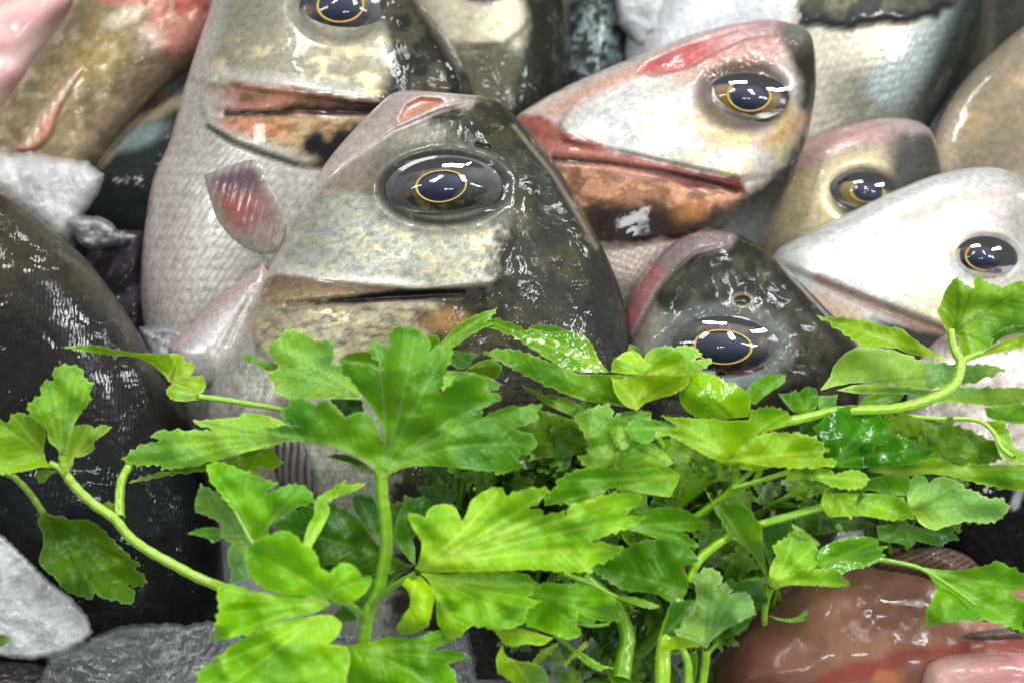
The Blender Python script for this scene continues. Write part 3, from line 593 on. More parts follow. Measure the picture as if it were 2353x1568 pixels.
# ---- small head between
def paint_small(x, y):
    wx, wy = x + wob(x, y, 12, 30, 65), y + wob(x, y, 10, 30, 69)
    c = base(x, C(180, 168, 136)); c = mixc(c, C(198, 184, 140), ss(.45, .6, fbm(x, y, 50, 3, 6)) * .6); c = mixc(c, C(152, 140, 124), ss(420, 330, wy + (x - 1900) * .1) * .9)
    c = mixc(c, C(172, 140, 134), 1 - ss(16, 46, dist([(1820, 368), (1900, 322), (1990, 296), (2060, 292)], x, y))); c = mixc(c, C(166, 150, 148), ss(1990, 2080, x) * ss(330, 290, y))
    c = mixc(c, C(66, 64, 60), ss(2020, 2080, wx + (y - 330) * .2) * ss(286, 320, y)); c = mixc(c, C(52, 50, 46), 1 - ss(50, 74, np.hypot((x - 1985) / 1.25, y - 444)))
    return paint_result(x, mottle(x, y, c, (36, 9), (.05, .1), 7), -.0018 * blob(x, y, 1985, 444, 84, 60, 0, .3), 0, .25 + .4 * ss(2020, 2080, wx))
t, fr, za = fish('sea_bass', 'small yellowish fish head peeping out between the red-mouthed bass and the white-cheeked one',
    [(2075, 272), (2020, 273), (1960, 284), (1900, 303), (1850, 326), (1800, 360), (1760, 420), (1735, 500), (1720, 580), (1720, 680), (1740, 800), (1780, 920)],
    [(2075, 272), (2110, 280), (2136, 298), (2148, 325), (2155, 360), (2165, 410), (2175, 470), (2180, 540), (2170, 620), (2150, 700), (2120, 820), (2060, 940)], 0.082, 0.026, paint_small, rows=110, cols=110, group='sea bass standing head up on the ice')
z = za(1985, 442); eye(fr, t, z + .001, (1992, 440), (36, 24), .05, (1986, 441), (58, 38), .05, (1980, 446), (80, 56), .04, golden=True)

# ---- scaled bass at top right
OP7 = [(1840, 60), (1830, 20), (1870, -60), (2100, -90), (2260, -40), (2190, 10), (2080, 46), (1960, 58)]
def paint_scaled(x, y):
    wx, wy = x + wob(x, y, 14, 40, 15), y + wob(x, y, 8, 30, 29)
    c = base(x, C(196, 190, 172)); c = mixc(c, C(122, 122, 108), ss(110, 200, y) * ss(1840, 1980, x)); c = mixc(c, C(158, 172, 172), (1 - ss(20, 75, dist([(2190, 0), (2140, 80), (2100, 150), (2040, 200)], x, y))) * .8)
    c = mixc(c, C(70, 82, 78), ss(2120, 2200, x + (y - 60) * .35) * .8); c = mixc(c, C(190, 192, 194), ss(1860, 1780, x + y * .3))
    c = mixc(c, C(40, 46, 42), ss(2180, 2235, x + y * .42)); o = ss(-5, 6, sd(OP7, wx, y + wob(x, y, 16, 44, 29))); c = mixc(c, C(112, 106, 86), o); c = mixc(c, C(60, 60, 54), o * ss(.42, .6, fbm(x, y, 40, 4, 12)) * .9); c = mixc(c, C(44, 46, 44), o * ss(1960, 2100, x) * .5); c = mixc(c, C(44, 46, 48), o * (.6 + .4 * ss(.4, .6, fbm(x, y, 24, 3, 4))) * ss(12, 34, wy) + (1 - ss(4, 18, dist([(1850, 56), (1960, 54), (2080, 42), (2180, 12)], x, y + wob(x, y, 16, 44, 29)))))
    return paint_result(x, mottle(x, y, c, (40, 12), (.06, .08), 7), .002 * ss(-12, 10, sd(OP7, x, y + wob(x, y, 16, 44, 29))), ss(1840, 1900, x) * ss(46, 70, y), .12 + .3 * ss(2150, 2230, x))
t, fr, za = fish('sea_bass', 'bass at top right with head out of frame, its flank covered in small grey scales',
    [(1880, -420), (1720, -330), (1600, -220), (1520, -110), (1466, -20), (1440, 60), (1436, 140), (1460, 240), (1500, 340), (1560, 460), (1640, 600), (1740, 760)],
    [(1880, -420), (2040, -330), (2160, -220), (2230, -110), (2256, -10), (2246, 60), (2226, 120), (2195, 190), (2160, 250), (2120, 320), (2080, 430), (2040, 560)], 0.122, 0.034, paint_scaled, rows=170, cols=150, group='sea bass standing head up on the ice', parts=[('gill_cover', OP7)], scale_px=17)

# ---- two behind, top middle
def paint_b1(x, y):
    wx = x + wob(x, y, 10, 30, 35); c = base(x, C(186, 180, 156)); c = mixc(c, C(66, 64, 46), ss(94, 128, y + wob(x, y, 24, 40)) * .9); c = mixc(c, C(30, 32, 24), ss(1180, 1215, wx + np.abs(y - 60) * .2 - 12))
    c = mixc(c, C(60, 62, 50), (1 - ss(2, 14, dist([(1060, 108), (1160, 106), (1210, 60)], x, y + wob(x, y, 12, 40)))) * .7)
    c = mixc(c, C(50, 54, 66), 1 - ss(20, 34, np.hypot((x - 1110) / 2, y + 18)))
    return paint_result(x, mottle(x, y, c, (36, 9), (.12, .12), 7), .0018 * ss(-8, 8, 106 - y + wob(x, y, 6, 30)) * ss(1200, 1060, x), 0, .4 + .5 * ss(1060, 1160, wx + (y - 100) * .6))
fish('sea_bass', 'bass cut by the top edge behind the middle one, pale cheek and dark wet back', [(1080, -420), (990, -330), (930, -200), (900, -60), (890, 60), (900, 200), (930, 330), (980, 480), (1040, 620)],
    [(1080, -420), (1180, -330), (1250, -200), (1285, -60), (1296, 60), (1300, 200), (1290, 330), (1260, 480), (1200, 620)], 0.105, 0.026, paint_b1, rows=120, cols=110, group='sea bass standing head up on the ice')
def paint_b2(x, y):
    c = base(x, C(34, 40, 36)); c = mixc(c, C(132, 146, 148), blob(x + wob(x, y, 40, 14, 3), y, 1366, 90, 50, 100, 0, .6) * ss(.42, .58, fbm(x, y, 14, 3, 8, 0, .4)) * .9); c = mixc(c, C(124, 116, 110), ss(1312, 1290, x) * .9)  # bluish highlights painted into the dark skin, broken up by noise
    return paint_result(x, mottle(x, y, c, (30, 9), (.12, .12), 7), 0, .9, .45)
t, fr, za = fish('sea_bass', 'slim dark scaled fish in the row behind, beside the pale gap at the top', [(1350, -420), (1290, -330), (1250, -200), (1235, -60), (1240, 60), (1250, 200), (1270, 330), (1300, 480)],
    [(1350, -420), (1410, -330), (1440, -200), (1450, -60), (1448, 60), (1436, 200), (1420, 330), (1400, 480)], 0.128, 0.022, paint_b2, rows=100, cols=80, group='sea bass standing head up on the ice', scale_px=20)
inflate('dorsal_fin', [(1262, -60), (1300, -50), (1312, 60), (1308, 200), (1290, 240), (1270, 140)], fr, 0.014, 0.003, 16, fin_paint, M_SKIN, t, spacing=5)

# ---- big dark back at left
def paint_left(x, y):
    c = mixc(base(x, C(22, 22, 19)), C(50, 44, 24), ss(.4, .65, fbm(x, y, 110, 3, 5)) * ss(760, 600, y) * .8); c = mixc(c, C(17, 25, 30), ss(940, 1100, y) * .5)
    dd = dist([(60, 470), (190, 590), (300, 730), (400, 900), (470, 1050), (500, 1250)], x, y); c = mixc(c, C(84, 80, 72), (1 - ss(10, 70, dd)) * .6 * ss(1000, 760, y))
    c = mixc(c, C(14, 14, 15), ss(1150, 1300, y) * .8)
    return paint_result(x, mottle(x, y, c, (24, 8), (.14, .16), 9), .0008 * (fbm(x, y, 50, 3, 3) - .5), .6, .55)
fish('sea_bass', 'black-backed fish filling the left edge, seen from behind without its head', [(-330, 330), (-420, 420), (-480, 560), (-520, 700), (-540, 850), (-540, 1000), (-520, 1150), (-480, 1300), (-420, 1450), (-340, 1600)],
    [(-330, 330), (-160, 360), (0, 440), (66, 482), (130, 536), (194, 592), (246, 655), (298, 730), (345, 810), (400, 900), (445, 990), (480, 1100), (505, 1220), (515, 1350), (500, 1500), (470, 1640)], 0.022, 0.040, paint_left, rows=230, cols=170, group='sea bass standing head up on the ice', scale_px=13)

# ---- reddish brown fish at top left
def paint_brown(x, y):
    wx, wy = x + wob(x, y, 16, 40, 35), y + wob(x, y, 16, 40, 30)
    c = mixc(base(x, C(142, 126, 96)), C(114, 102, 80), ss(.4, .65, fbm(x, y, 80, 3, 5)) * .8); c = mixc(c, C(150, 128, 62), blob(wx, wy, 215, 120, 60, 70, .4, .6) * .5)
    c = mixc(c, C(214, 202, 182), blob(wx, wy, 300, 35, 60, 20, -.3, .6) * .7); c = mixc(c, C(190, 126, 114), ss(-14, 20, sd([(190, -40), (240, 8), (340, 20), (370, 130), (400, 140), (520, 90), (520, -80)], wx, wy)) * .9)
    c = mixc(c, C(150, 56, 50), blob(wx, wy, 440, 12, 60, 18, -.1, .6) * .7); c = mixc(c, C(216, 190, 180), blob(wx, wy, 345, 95, 26, 34, .3, .5) * .7)
    c = mixc(c, C(164, 142, 116), 1 - ss(10, 40, dist([(380, 170), (280, 250), (170, 330)], x, y)))
    c = mixc(c, C(196, 184, 156), ss(.58, .7, fbm(x, y, 22, 4, 15)) * .5); c = mixc(c, C(84, 72, 50), ss(.55, .7, fbm(x, y, 34, 4, 25)) * .5)
    return paint_result(x, mottle(x, y, c, (26, 8), (.16, .18), 9), .0016 * (fbm(x, y, 50, 4, 3) - .5), 0, .4)
t, fr, za = fish('gurnard', 'olive brown fish at top left with red flesh showing by its gill', [(330, -330), (240, -200), (186, -60), (160, 20), (116, 80), (66, 156), (20, 220), (-40, 300), (-110, 400), (-160, 520)],
    [(330, -330), (440, -250), (520, -120), (540, 0), (510, 90), (440, 150), (380, 200), (320, 260), (260, 330), (200, 420)], 0.095, 0.024, paint_brown, rows=130, cols=110)
def stripe(x, y): return paint_result(x, mottle(x, y, mixc(base(x, C(186, 136, 112)), C(200, 180, 158), 1 - ss(0, 16, dist([(190, 165), (100, 260), (60, 330)], x, y) - 2)), (20, 6), (.1, .1), 2), .0003 * np.sin(x / 3), 0, .2)
inflate('pelvic_fin', [(196, 150), (160, 170), (110, 230), (70, 290), (30, 345), (70, 350), (110, 320), (135, 260), (165, 205)], fr, 0.0, 0.003, 20, stripe, M_SKIN, t, spacing=5, on=fr.surf)
def paint_low(x, y):
    wx, wy = x + wob(x, y, 8, 30, 35), y + wob(x, y, 8, 30, 30); c = base(x, C(26, 32, 29)); c = mixc(c, C(150, 136, 112), ss(-8, 20, sd([(520, 60), (380, 190), (240, 300), (150, 380), (150, 430), (230, 390), (330, 300), (400, 258), (520, 240)], wx, wy)))
    c = mixc(c, C(92, 74, 72), 1 - ss(6, 18, dist([(226, 304), (290, 262), (350, 240), (440, 190)], x, y + wob(x, y, 6, 20)))); c = mixc(c, C(110, 128, 126), blob(x, y, 325, 312, 60, 24, -.4, .6)); c = mixc(c, C(96, 112, 116), blob(x, y, 400, 170, 50, 40, -.4, .6) * .8)  # bluish shine painted onto the dark skin
    return paint_result(x, mottle(x, y, c, (26, 8), (.1, .14), 9), -.001 * (1 - ss(4, 12, dist([(226, 304), (290, 262), (350, 240)], x, y))), ss(330, 380, y) * .9, .35)
fish('sea_bass', 'dark scaled fish wedged below the olive brown one, its back nearly black', [(640, 20), (560, 30), (470, 80), (380, 165), (300, 240), (220, 310), (160, 380), (150, 470), (170, 560), (210, 680), (260, 800)],
    [(640, 20), (680, 120), (690, 200), (680, 300), (660, 400), (640, 500), (620, 580), (600, 660), (580, 740), (560, 820), (540, 900)], 0.100, 0.018, paint_low, rows=110, cols=110, group='sea bass standing head up on the ice', scale_px=16)

# ---- beige fish at right, and small dark one
def paint_beige(x, y):
    c = mixc(base(x, C(152, 132, 104)), C(126, 116, 96), ss(.4, .65, fbm(x, y, 90, 3, 5))); c = mixc(c, C(180, 168, 150), ss(2240, 2160, x) * .6); c = mixc(c, C(110, 106, 90), (1 - ss(4, 20, dist([(2190, 230), (2280, 150), (2352, 80)], x, y))) * .6)
    return paint_result(x, mottle(x, y, c, (26, 8), (.08, .14), 9), .0008 * (fbm(x, y, 60, 3, 3) - .5), .2, .12)
fish('flatfish', 'smooth beige brown fish at the right edge behind the white-cheeked one', [(2560, -60), (2460, 0), (2352, 60), (2280, 120), (2210, 190), (2160, 270), (2130, 350), (2120, 450), (2140, 560)], [(2560, -60), (2700, 40), (2760, 160), (2760, 260), (2740, 360), (2720, 460), (2700, 540), (2680, 600), (2640, 660)], 0.115, 0.016, paint_beige, rows=90, cols=90)
def paint_tr(x, y): return paint_result(x, mottle(x, y, mixc(base(x, C(48, 48, 44)), C(96, 96, 86), ss(2300, 2250, x)), (26, 8), (.12, .14), 9), 0, .5, .35)
fish('sea_bass', 'dark grey fish in the top right corner', [(2330, -300), (2260, -240), (2230, -120), (2228, 0), (2220, 100), (2190, 200), (2150, 300), (2110, 400)], [(2330, -300), (2450, -220), (2500, -120), (2520, 0), (2500, 80), (2440, 160), (2380, 240), (2300, 340)], 0.142, 0.02, paint_tr, rows=80, cols=70)
# body under the parsley at right: white belly and dark back
def paint_rb(x, y):
    c = mixc(base(x, C(206, 196, 190)), C(150, 132, 122), ss(.45, .6, fbm(x, y, 26, 3, 5)) * .5); c = mixc(c, C(96, 76, 66), ss(830, 780, y) * .8); c = mixc(c, C(14, 16, 18), ss(1060, 1100, y)); c = mixc(c, C(190, 196, 198), (1 - ss(4, 14, dist([(2352, 1100), (2330, 1160)], x, y))) * .8)
    return paint_result(x, mottle(x, y, c, (18, 6), (.10, .14), 9), .0008 * (fbm(x, y, 20, 3, 3) - .5), .3, .5)
fish('sea_bass', 'fish lying under the parsley at the right edge, white belly above, black back below', [(2180, 760), (2130, 800), (2090, 880), (2080, 980), (2090, 1080), (2120, 1180), (2160, 1280), (2220, 1400)], [(2180, 760), (2400, 750), (2520, 800), (2580, 900), (2600, 1000), (2600, 1100), (2580, 1220), (2520, 1400)], 0.012, 0.022, paint_rb, rows=100, cols=90, group='sea bass standing head up on the ice')

# ---- skinned fish bottom right
frm = Frame(2050, 1420, -0.020)
mr = empty('skinned_fish', frm, 'skinned brownish pink fish lying at bottom right under the parsley', 'fish')
def paint_monk(x, y):
    wx, wy = x + wob(x, y, 16, 50, 35), y + wob(x, y, 16, 50, 30)
    c = mixc(base(x, C(150, 108, 94)), C(98, 60, 50), ss(1850, 1640, x + (1400 - y) * .4) * .8); c = mixc(c, C(152, 106, 82), blob(wx, wy, 2000, 1480, 260, 80, 0, .8) * .7); c = mixc(c, C(142, 110, 66), (1 - ss(4, 40, dist([(1880, 1366), (1960, 1330), (2060, 1300)], x, y))) * .5)
    c = mixc(c, C(160, 112, 112), 1 - ss(2, 30, dist([(1800, 1360), (1860, 1310), (1960, 1280), (2040, 1266)], x, y))); c = mixc(c, C(150, 72, 66), ss(-10, 12, sd([(2060, 1500), (2150, 1482), (2260, 1466), (2400, 1452), (2400, 1488), (2250, 1500), (2160, 1510), (2000, 1560), (1840, 1600), (1900, 1540)], wx, wy)) * .85)
    c = mixc(c, C(196, 128, 84), blob(wx, wy, 2040, 1560, 30, 20, 0, .5) * .8)
    return paint_result(x, mottle(x, y, c, (60, 12), (.06, .07), 9), .004 * (fbm(x, y, 120, 3, 3) - .5), 0, .5)
inflate('body', [(1610, 1620), (1625, 1520), (1680, 1450), (1760, 1385), (1800, 1340), (1880, 1290), (1960, 1268), (2050, 1258), (2150, 1268), (2240, 1310), (2352, 1330), (2480, 1350), (2520, 1480), (2500, 1620), (2200, 1700), (1800, 1700)], frm, 0, 0.034, 190, paint_monk, M_FLESH, mr, spacing=8)
def paint_scalp(x, y): return paint_result(x, mottle(x, y, mixc(base(x, C(122, 96, 80)), C(66, 52, 46), .5 + .5 * np.sin((x + y * 2.2) / 5 + 4 * fbm(x, y, 40, 2, 2))), (20, 6), (.1, .2), 3), .0006 * np.sin((x + y * 2.2) / 5 + 4 * fbm(x, y, 40, 2, 2)), 0, .6)
inflate('scalp', [(2000, 1300), (2040, 1276), (2100, 1260), (2170, 1256), (2220, 1274), (2262, 1312), (2300, 1350), (2200, 1360), (2100, 1330), (2040, 1316)], frm, 0.018, 0.010, 40, paint_scalp, M_SKIN, mr, spacing=5)
def paint_pink(x, y): return paint_result(x, mottle(x, y, mixc(base(x, C(196, 158, 150)), C(182, 120, 122), ss(2180, 2300, x + wob(x, y, 40, 40)) * .7), (40, 10), (.06, .06), 3), .001 * (fbm(x, y, 40, 3, 3) - .5), 0, .35)
f2 = Frame(2280, 1560, -0.052)
p2 = empty('fish_fillet', f2, 'pale pink wet piece of fish in the bottom right corner', 'fish')
inflate('flesh', [(2118, 1560), (2130, 1526), (2160, 1508), (2220, 1498), (2352, 1496), (2480, 1500), (2500, 1700), (2120, 1700)], f2, 0, 0.012, 60, paint_pink, M_FLESH, p2)
def paint_grey(x, y): return paint_result(x, mottle(x, y, base(x, C(96, 84, 76)), (20, 6), (.15, .2), 3), .001 * (fbm(x, y, 20, 3, 3) - .5), 0, .7)
inflate('dark_skin_patch', [(2180, 1462), (2240, 1446), (2352, 1440), (2460, 1450), (2460, 1472), (2352, 1468), (2250, 1476)], frm, 0.030, 0.005, 20, paint_grey, M_SKIN, mr, spacing=5)

# ---- pink flesh top left
f3 = Frame(20, 60, 0.118)
p3 = empty('fish_fillet', f3, 'blurred pale pink slab of fish in the top left corner', 'fish')
def paint_pk(x, y): return paint_result(x, mottle(x, y, mixc(base(x, C(226, 200, 190)), C(214, 170, 168), .5 + .5 * np.sin((x * .4 + y) / 16 + 5 * fbm(x, y, 80, 2, 4))), (60, 20), (.04, .04), 3), .001 * np.sin((x * .4 + y) / 16 + 5 * fbm(x, y, 80, 2, 4)), 0, .05)
inflate('flesh', [(-200, -150), (220, -160), (190, 0), (140, 70), (80, 160), (20, 250), (-60, 320), (-220, 300)], f3, 0, 0.02, 80, paint_pk, M_FLESH, p3, spacing=10)

# ---- ice chunks
def ice_paint(c1, c2, size=26, amp=0.004, seed=1):
    def f(x, y):
        c = mixc(base(x, C(*c1)), C(*c2), ss(.4, .65, fbm(x, y, size * 2, 4, seed)))
        r = np.abs(fbm(x, y, size, 4, seed + 3) - .5) * 2; q_ = fbm(x, y, size * 4, 2, seed + 21) * 7; r = r - 1.1 * (np.floor(q_) + ss(.78, 1, q_ - np.floor(q_))) / 7 * 3
        return dict(col=c, h=-amp * r + amp * .6 * (fbm(x, y, size * 3, 3, seed + 8) - .5), scales=x * 0, shard=x * 0)
    return f
def chunk(label, poly, off, T, R, paint, mat, spacing=5, edge=3, group='lumps of ice between the fish'):
    p = np.array(poly, float); fr = Frame(*p.mean(0), off); o = inflate('ice_chunk', poly, fr, 0, T, R, paint, mat, None, spacing, 12, 9, edge=edge * 1.8)
    o.location = fr.o; o['label'] = label; o['category'] = 'ice'; o['group'] = group
chunk('white rough slab of ice at lower left edge', [(-60, 1190), (0, 1222), (40, 1262), (78, 1298), (120, 1338), (168, 1376), (200, 1412), (216, 1450), (192, 1478), (150, 1500), (100, 1512), (40, 1516), (-10, 1504), (-80, 1500)], -0.040, 0.009, 10, ice_paint((238, 240, 240), (222, 224, 225), 12, .0016), M_ICE)
chunk('clear grey bubbly ice lump in the bottom left beside the leaves', [(108, 1505), (170, 1482), (225, 1455), (290, 1436), (350, 1428), (420, 1432), (480, 1424), (560, 1440), (640, 1450), (800, 1440), (1080, 1450), (1100, 1560), (1000, 1660), (300, 1660), (60, 1640), (90, 1560)], -0.038, 0.008, 18, ice_paint((214, 218, 220), (180, 184, 186), 14, .0022, 6), M_ICEC, edge=5)
chunk('small brownish melting ice piece in the bottom left corner', [(-40, 1516), (60, 1520), (120, 1530), (120, 1600), (-60, 1620)], -0.030, 0.006, 30, ice_paint((120, 104, 102), (90, 80, 80), 24, .003, 16), M_ICEC)
chunk('large white lump of ice at left edge above the black-backed fish', [(-60, 345), (0, 350), (80, 350), (150, 362), (205, 372), (240, 400), (225, 450), (190, 500), (165, 560), (120, 560), (60, 500), (-60, 430)], 0.060, 0.014, 50, ice_paint((232, 230, 228), (206, 208, 206), 40, .002, 26), M_ICE)
chunk('thin clear splinter of ice left of the tall pale bass', [(152, 506), (180, 494), (226, 496), (256, 512), (270, 528), (314, 542), (290, 556), (262, 566), (204, 574), (170, 548)], 0.048, 0.006, 16, ice_paint((200, 202, 202), (150, 152, 152), 16, .0025, 36), M_ICE, edge=2)
chunk('flat pale ice behind the scaled bass at the top', [(1400, -90), (1560, -90), (1640, 0), (1560, 60), (1470, 120), (1420, 60)], 0.112, 0.008, 30, ice_paint((216, 218, 220), (190, 194, 196), 40, .002, 46), M_ICE)
chunk('grey ice between the tall bass and the throat of the middle one', [(320, 750), (370, 740), (430, 752), (440, 800), (400, 860), (350, 850), (330, 800)], 0.038, 0.008, 20, ice_paint((190, 190, 190), (150, 152, 152), 24, .002, 56), M_ICE)
def paint_void(x, y): return paint_result(x, mottle(x, y, mixc(base(x, C(28, 26, 30)), C(70, 58, 70), ss(.5, .68, fbm(x, y, 30, 3, 4, .7, 3)) * .8), (20, 6), (.1, .2), 3), .002 * (fbm(x, y, 30, 3, 3, .7, 3) - .5), 0, .6)  # near-black base paints in the dark void; purple is the scrap's own
f4 = Frame(270, 640, 0.062); p4 = empty('gap_scrap', f4, 'purplish fish scrap blackened to fill the dark gap beside the tall pale bass', 'fish scrap')
inflate('gap_fill', [(200, 540), (330, 530), (345, 640), (345, 760), (320, 800), (200, 760), (140, 640)], f4, 0, 0.012, 50, paint_void, M_SKIN, p4, spacing=6)
#@@LEAVES@@
# ------------------------------------------------------------------ parsley
REG = dict(R1=(0, 900), R2=(0, 1217), R3=(600, 800), R4=(500, 1217), R5=(1300, 850), R6=(1300, 1217), R7=(1836, 700), R8=(1836, 1217), D=None)
def q(reg, s):
    """outline digits 'x,y x,y ...' in one of the tracing windows -> layout units"""
    p = np.array([[float(v) for v in t.split(',')] for t in s.split()])
    if reg == 'D': return p
    ox, oy = REG[reg]
    return (np.array([ox, oy]) + p * 0.39536) * 0.85342
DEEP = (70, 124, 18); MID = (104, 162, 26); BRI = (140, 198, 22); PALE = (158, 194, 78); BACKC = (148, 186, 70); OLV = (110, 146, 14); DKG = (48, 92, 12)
LEAFN = [0]
def teeth(P, b, seed):
    """small saw teeth round the lobes, growing away from the leaf stalk"""
    ar = 0.5 * np.sum(P[:, 0] * np.roll(P[:, 1], -1) - np.roll(P[:, 0], -1) * P[:, 1]); nrm = np.roll(P, -1, 0) - np.roll(P, 1, 0)
    nrm = np.c_[nrm[:, 1], -nrm[:, 0]] * (1 if ar > 0 else -1); nrm /= np.linalg.norm(nrm, axis=1)[:, None] + 1e-6
    s_ = np.r_[0, np.cumsum(np.linalg.norm(np.diff(P, axis=0), axis=1))]; d = np.linalg.norm(P - b, axis=1); S = d.max()
    per = np.clip(S / 11, 13, 27); ph = s_ / per + 1.2 * vn(s_ / 60, s_ * 0, seed); t = ph - np.floor(ph)
    saw = np.where(t < .72, t / .72, (1 - t) / .28) ** 1.5
    amp = np.clip(S * .026, 2.5, 7.5) * ss(.32, .6, d / S) * (.35 + .9 * vn(s_ / 34, s_ * 0 + 3, seed + 2))
    return P + nrm * (amp * (saw - .35))[:, None]
def vein_tree(P, base, ntips=7):
    d = np.linalg.norm(P - base, axis=1); n = len(P); wv = max(3, n // 34); tips = []
    for i in range(n):
        seg = d[np.arange(i - wv, i + wv + 1) % n]
        if d[i] >= seg.max() and d[i] > 0.38 * d.max(): tips.append(i)
    tips = sorted(tips, key=lambda i: -d[i])[:ntips]; c = P.mean(0); main = P[tips[0]] - base; L = np.linalg.norm(main)
    out = []
    for k_, i in enumerate(tips):
        t = np.linspace(0, 1, 9)[:, None]; v = P[i] - base; lv = np.linalg.norm(v)
        m = base + (0.55 * v / lv + 0.45 * (c - base) / (np.linalg.norm(c - base) + 1e-6)) * lv * 0.42
        out.append((((1 - t) ** 2) * base + 2 * t * (1 - t) * m + t * t * (base + v * 0.93), L))
    return out
def leaf(root, fr, reg, pts, z, color, base, tilt=(0, 0), cup=0.0, bend=0.0, back=False, wrinkle=1.0, mat=None, spacing=4.2, name='leaf', curl=0.0, sat=1.0):
    color = (color[0] * (.93 if back else 1.02), color[1], color[2] * (1.0 if back else .7))
    LEAFN[0] += 1; sd_ = LEAFN[0]; rng = np.random.RandomState(sd_)
    P0 = q(reg, pts); b = q(reg, base)[0]; P = teeth(catmull(P0, 7, True, 46), b, sd_)
    s_ = np.arange(len(P)); P = P + (np.c_[fbm(P[:, 0], P[:, 1], 9, 2, sd_), fbm(P[:, 0], P[:, 1], 9, 2, sd_ + 50)] - .5) * 3.0
    V, F, d = tri_fill(P, spacing, sd_); x, y = V[:, 0], V[:, 1]
    S = max(np.ptp(P[:, 0]), np.ptp(P[:, 1])); cx, cy = P.mean(0); lx, ly = (x - cx) / S, (y - cy) / S
    veins = vein_tree(P, b); dv = np.full(len(x), 1e9); par = np.zeros(len(x)); thick = np.zeros(len(x)); side = np.zeros(len(x))
    for c, L in veins:
        acc = 0
        for (ax, ay), (bx, by) in zip(c[:-1], c[1:]):
            dx, dy = bx - ax, by - ay; ll = math.hypot(dx, dy) + 1e-6; t = np.clip(((x - ax) * dx + (y - ay) * dy) / ll / ll, 0, 1)
            dd = np.hypot(x - ax - t * dx, y - ay - t * dy); m = dd < dv
            dv = np.where(m, dd, dv); par = np.where(m, acc + t * ll, par); thick = np.where(m, 1 - 0.6 * (acc + t * ll) / L, thick)
            side = np.where(m, np.sign((x - ax) * dy - (y - ay) * dx), side); acc += ll
    vw = np.exp(-(dv / (3.0 * thick + 1.3)) ** 2) * thick.clip(.25, 1)
    ph = (par - dv * 0.95 + side * 4) / 21.0; sv = np.exp(-((ph - np.round(ph)) * 21 / 1.7) ** 2) * ss(2, 7, dv) * ss(70, 25, dv)
    pillow = (1 - np.exp(-(dv / 22) ** 2))
    wr = (fbm(x, y, 95, 2, sd_) - .5) * 0.0125 * wrinkle + (fbm(x, y, 40, 2, sd_ + 9) - .5) * 0.0020 * wrinkle
    zz = z * 0.001 + tilt[0] * lx + tilt[1] * ly + cup * (lx * lx + ly * ly) * 4 + bend * 0.5 * lx * lx * 4 + wr
    zz = zz + (0.0011 * pillow - 0.0005 * sv * .6) * (-1 if back else 1) - curl * np.exp(-d / 9)
    col = base_col = np.tile(C(*color), (len(x), 1)); rb = np.hypot(x - b[0], y - b[1]) / S
    col = mixc(col, C(min(color[0] + 34, 255), min(color[1] + 26, 255), color[2] * .9), ss(0.35, 0.0, rb) * .5)
    col = mixc(col, C(color[0] * .60, color[1] * .80, color[2] + 14), ss(.36, .72, fbm(x, y, 110, 3, sd_ + 3) + .25 * (rb - .45)) * .6)
    col = mixc(col, C(min(color[0] + 30, 255), color[1] + 12, color[2] * .6), ss(.45, .75, fbm(x, y, 80, 2, sd_ + 13)) * .16)
    vc = C(color[0] * .62, color[1] * .70, color[2] * .8) if back else C(min(color[0] * 1.05 + 44, 225), min(color[1] * 1.03 + 26, 235), color[2] + 66)
    col = mixc(col, vc, vw * (.85 if back else .85)); col = mixc(col, vc, sv * (.24 if back else .12))
    col = mixc(col, C(min(color[0] + 60, 230), min(color[1] + 40, 235), color[2] + 70), np.exp(-(d / 2.4) ** 2) * .5)
    # edge above painted paler as if catching light; also pale tooth points
    W = fr.w(x, y, zz)
    return build(name, W, F, mat or M_LEAF, root, dict(pigment=col))
def stem(root, fr, reg, pts, r0, r1=None, z=(50, 50), color=(134, 178, 46), name='stem', n=14, zs=None):
    c = catmull(q(reg, pts), 8); m = len(c); r1 = r1 or r0; kk = 0.3374 if reg != 'D' else 1
    P = fr.w(c[:, 0], c[:, 1], np.linspace(z[0], z[1], m) * .001)
    T = np.gradient(P, axis=0); T /= np.linalg.norm(T, axis=1)[:, None] + 1e-9
    A = np.cross(T, fr.n); A /= np.linalg.norm(A, axis=1)[:, None] + 1e-9; B = np.cross(A, T)
    V = []; col = []
    for i in range(m):
        r = (r0 + (r1 - r0) * i / (m - 1)) * kk * K * .9 * (1 + .05 * math.sin(i * 1.3))
        for j in range(n):
            t = 2 * math.pi * j / n; rr = r * (1 + .08 * math.cos(5 * t)); V.append(P[i] + A[i] * rr * math.cos(t) + B[i] * rr * math.sin(t))
            col.append(C(*color) * (0.86 + .28 * (0.5 + 0.5 * math.cos(5 * t))) )
    V.append(P[0]); V.append(P[-1]); col += [col[0], col[-1]]; V = np.array(V)
    F = [(i * n + j, i * n + (j + 1) % n, (i + 1) * n + (j + 1) % n, (i + 1) * n + j) for i in range(m - 1) for j in range(n)]
    return build(name, V, np.array(F), M_STEM, root, dict(pigment=np.array(col)))
def sprig(cx, cy, label, group='parsley sprigs laid over the fish'):
    fr = Frame(cx, cy, 0.0); return empty('parsley_sprig', fr, label, 'parsley', group), fr

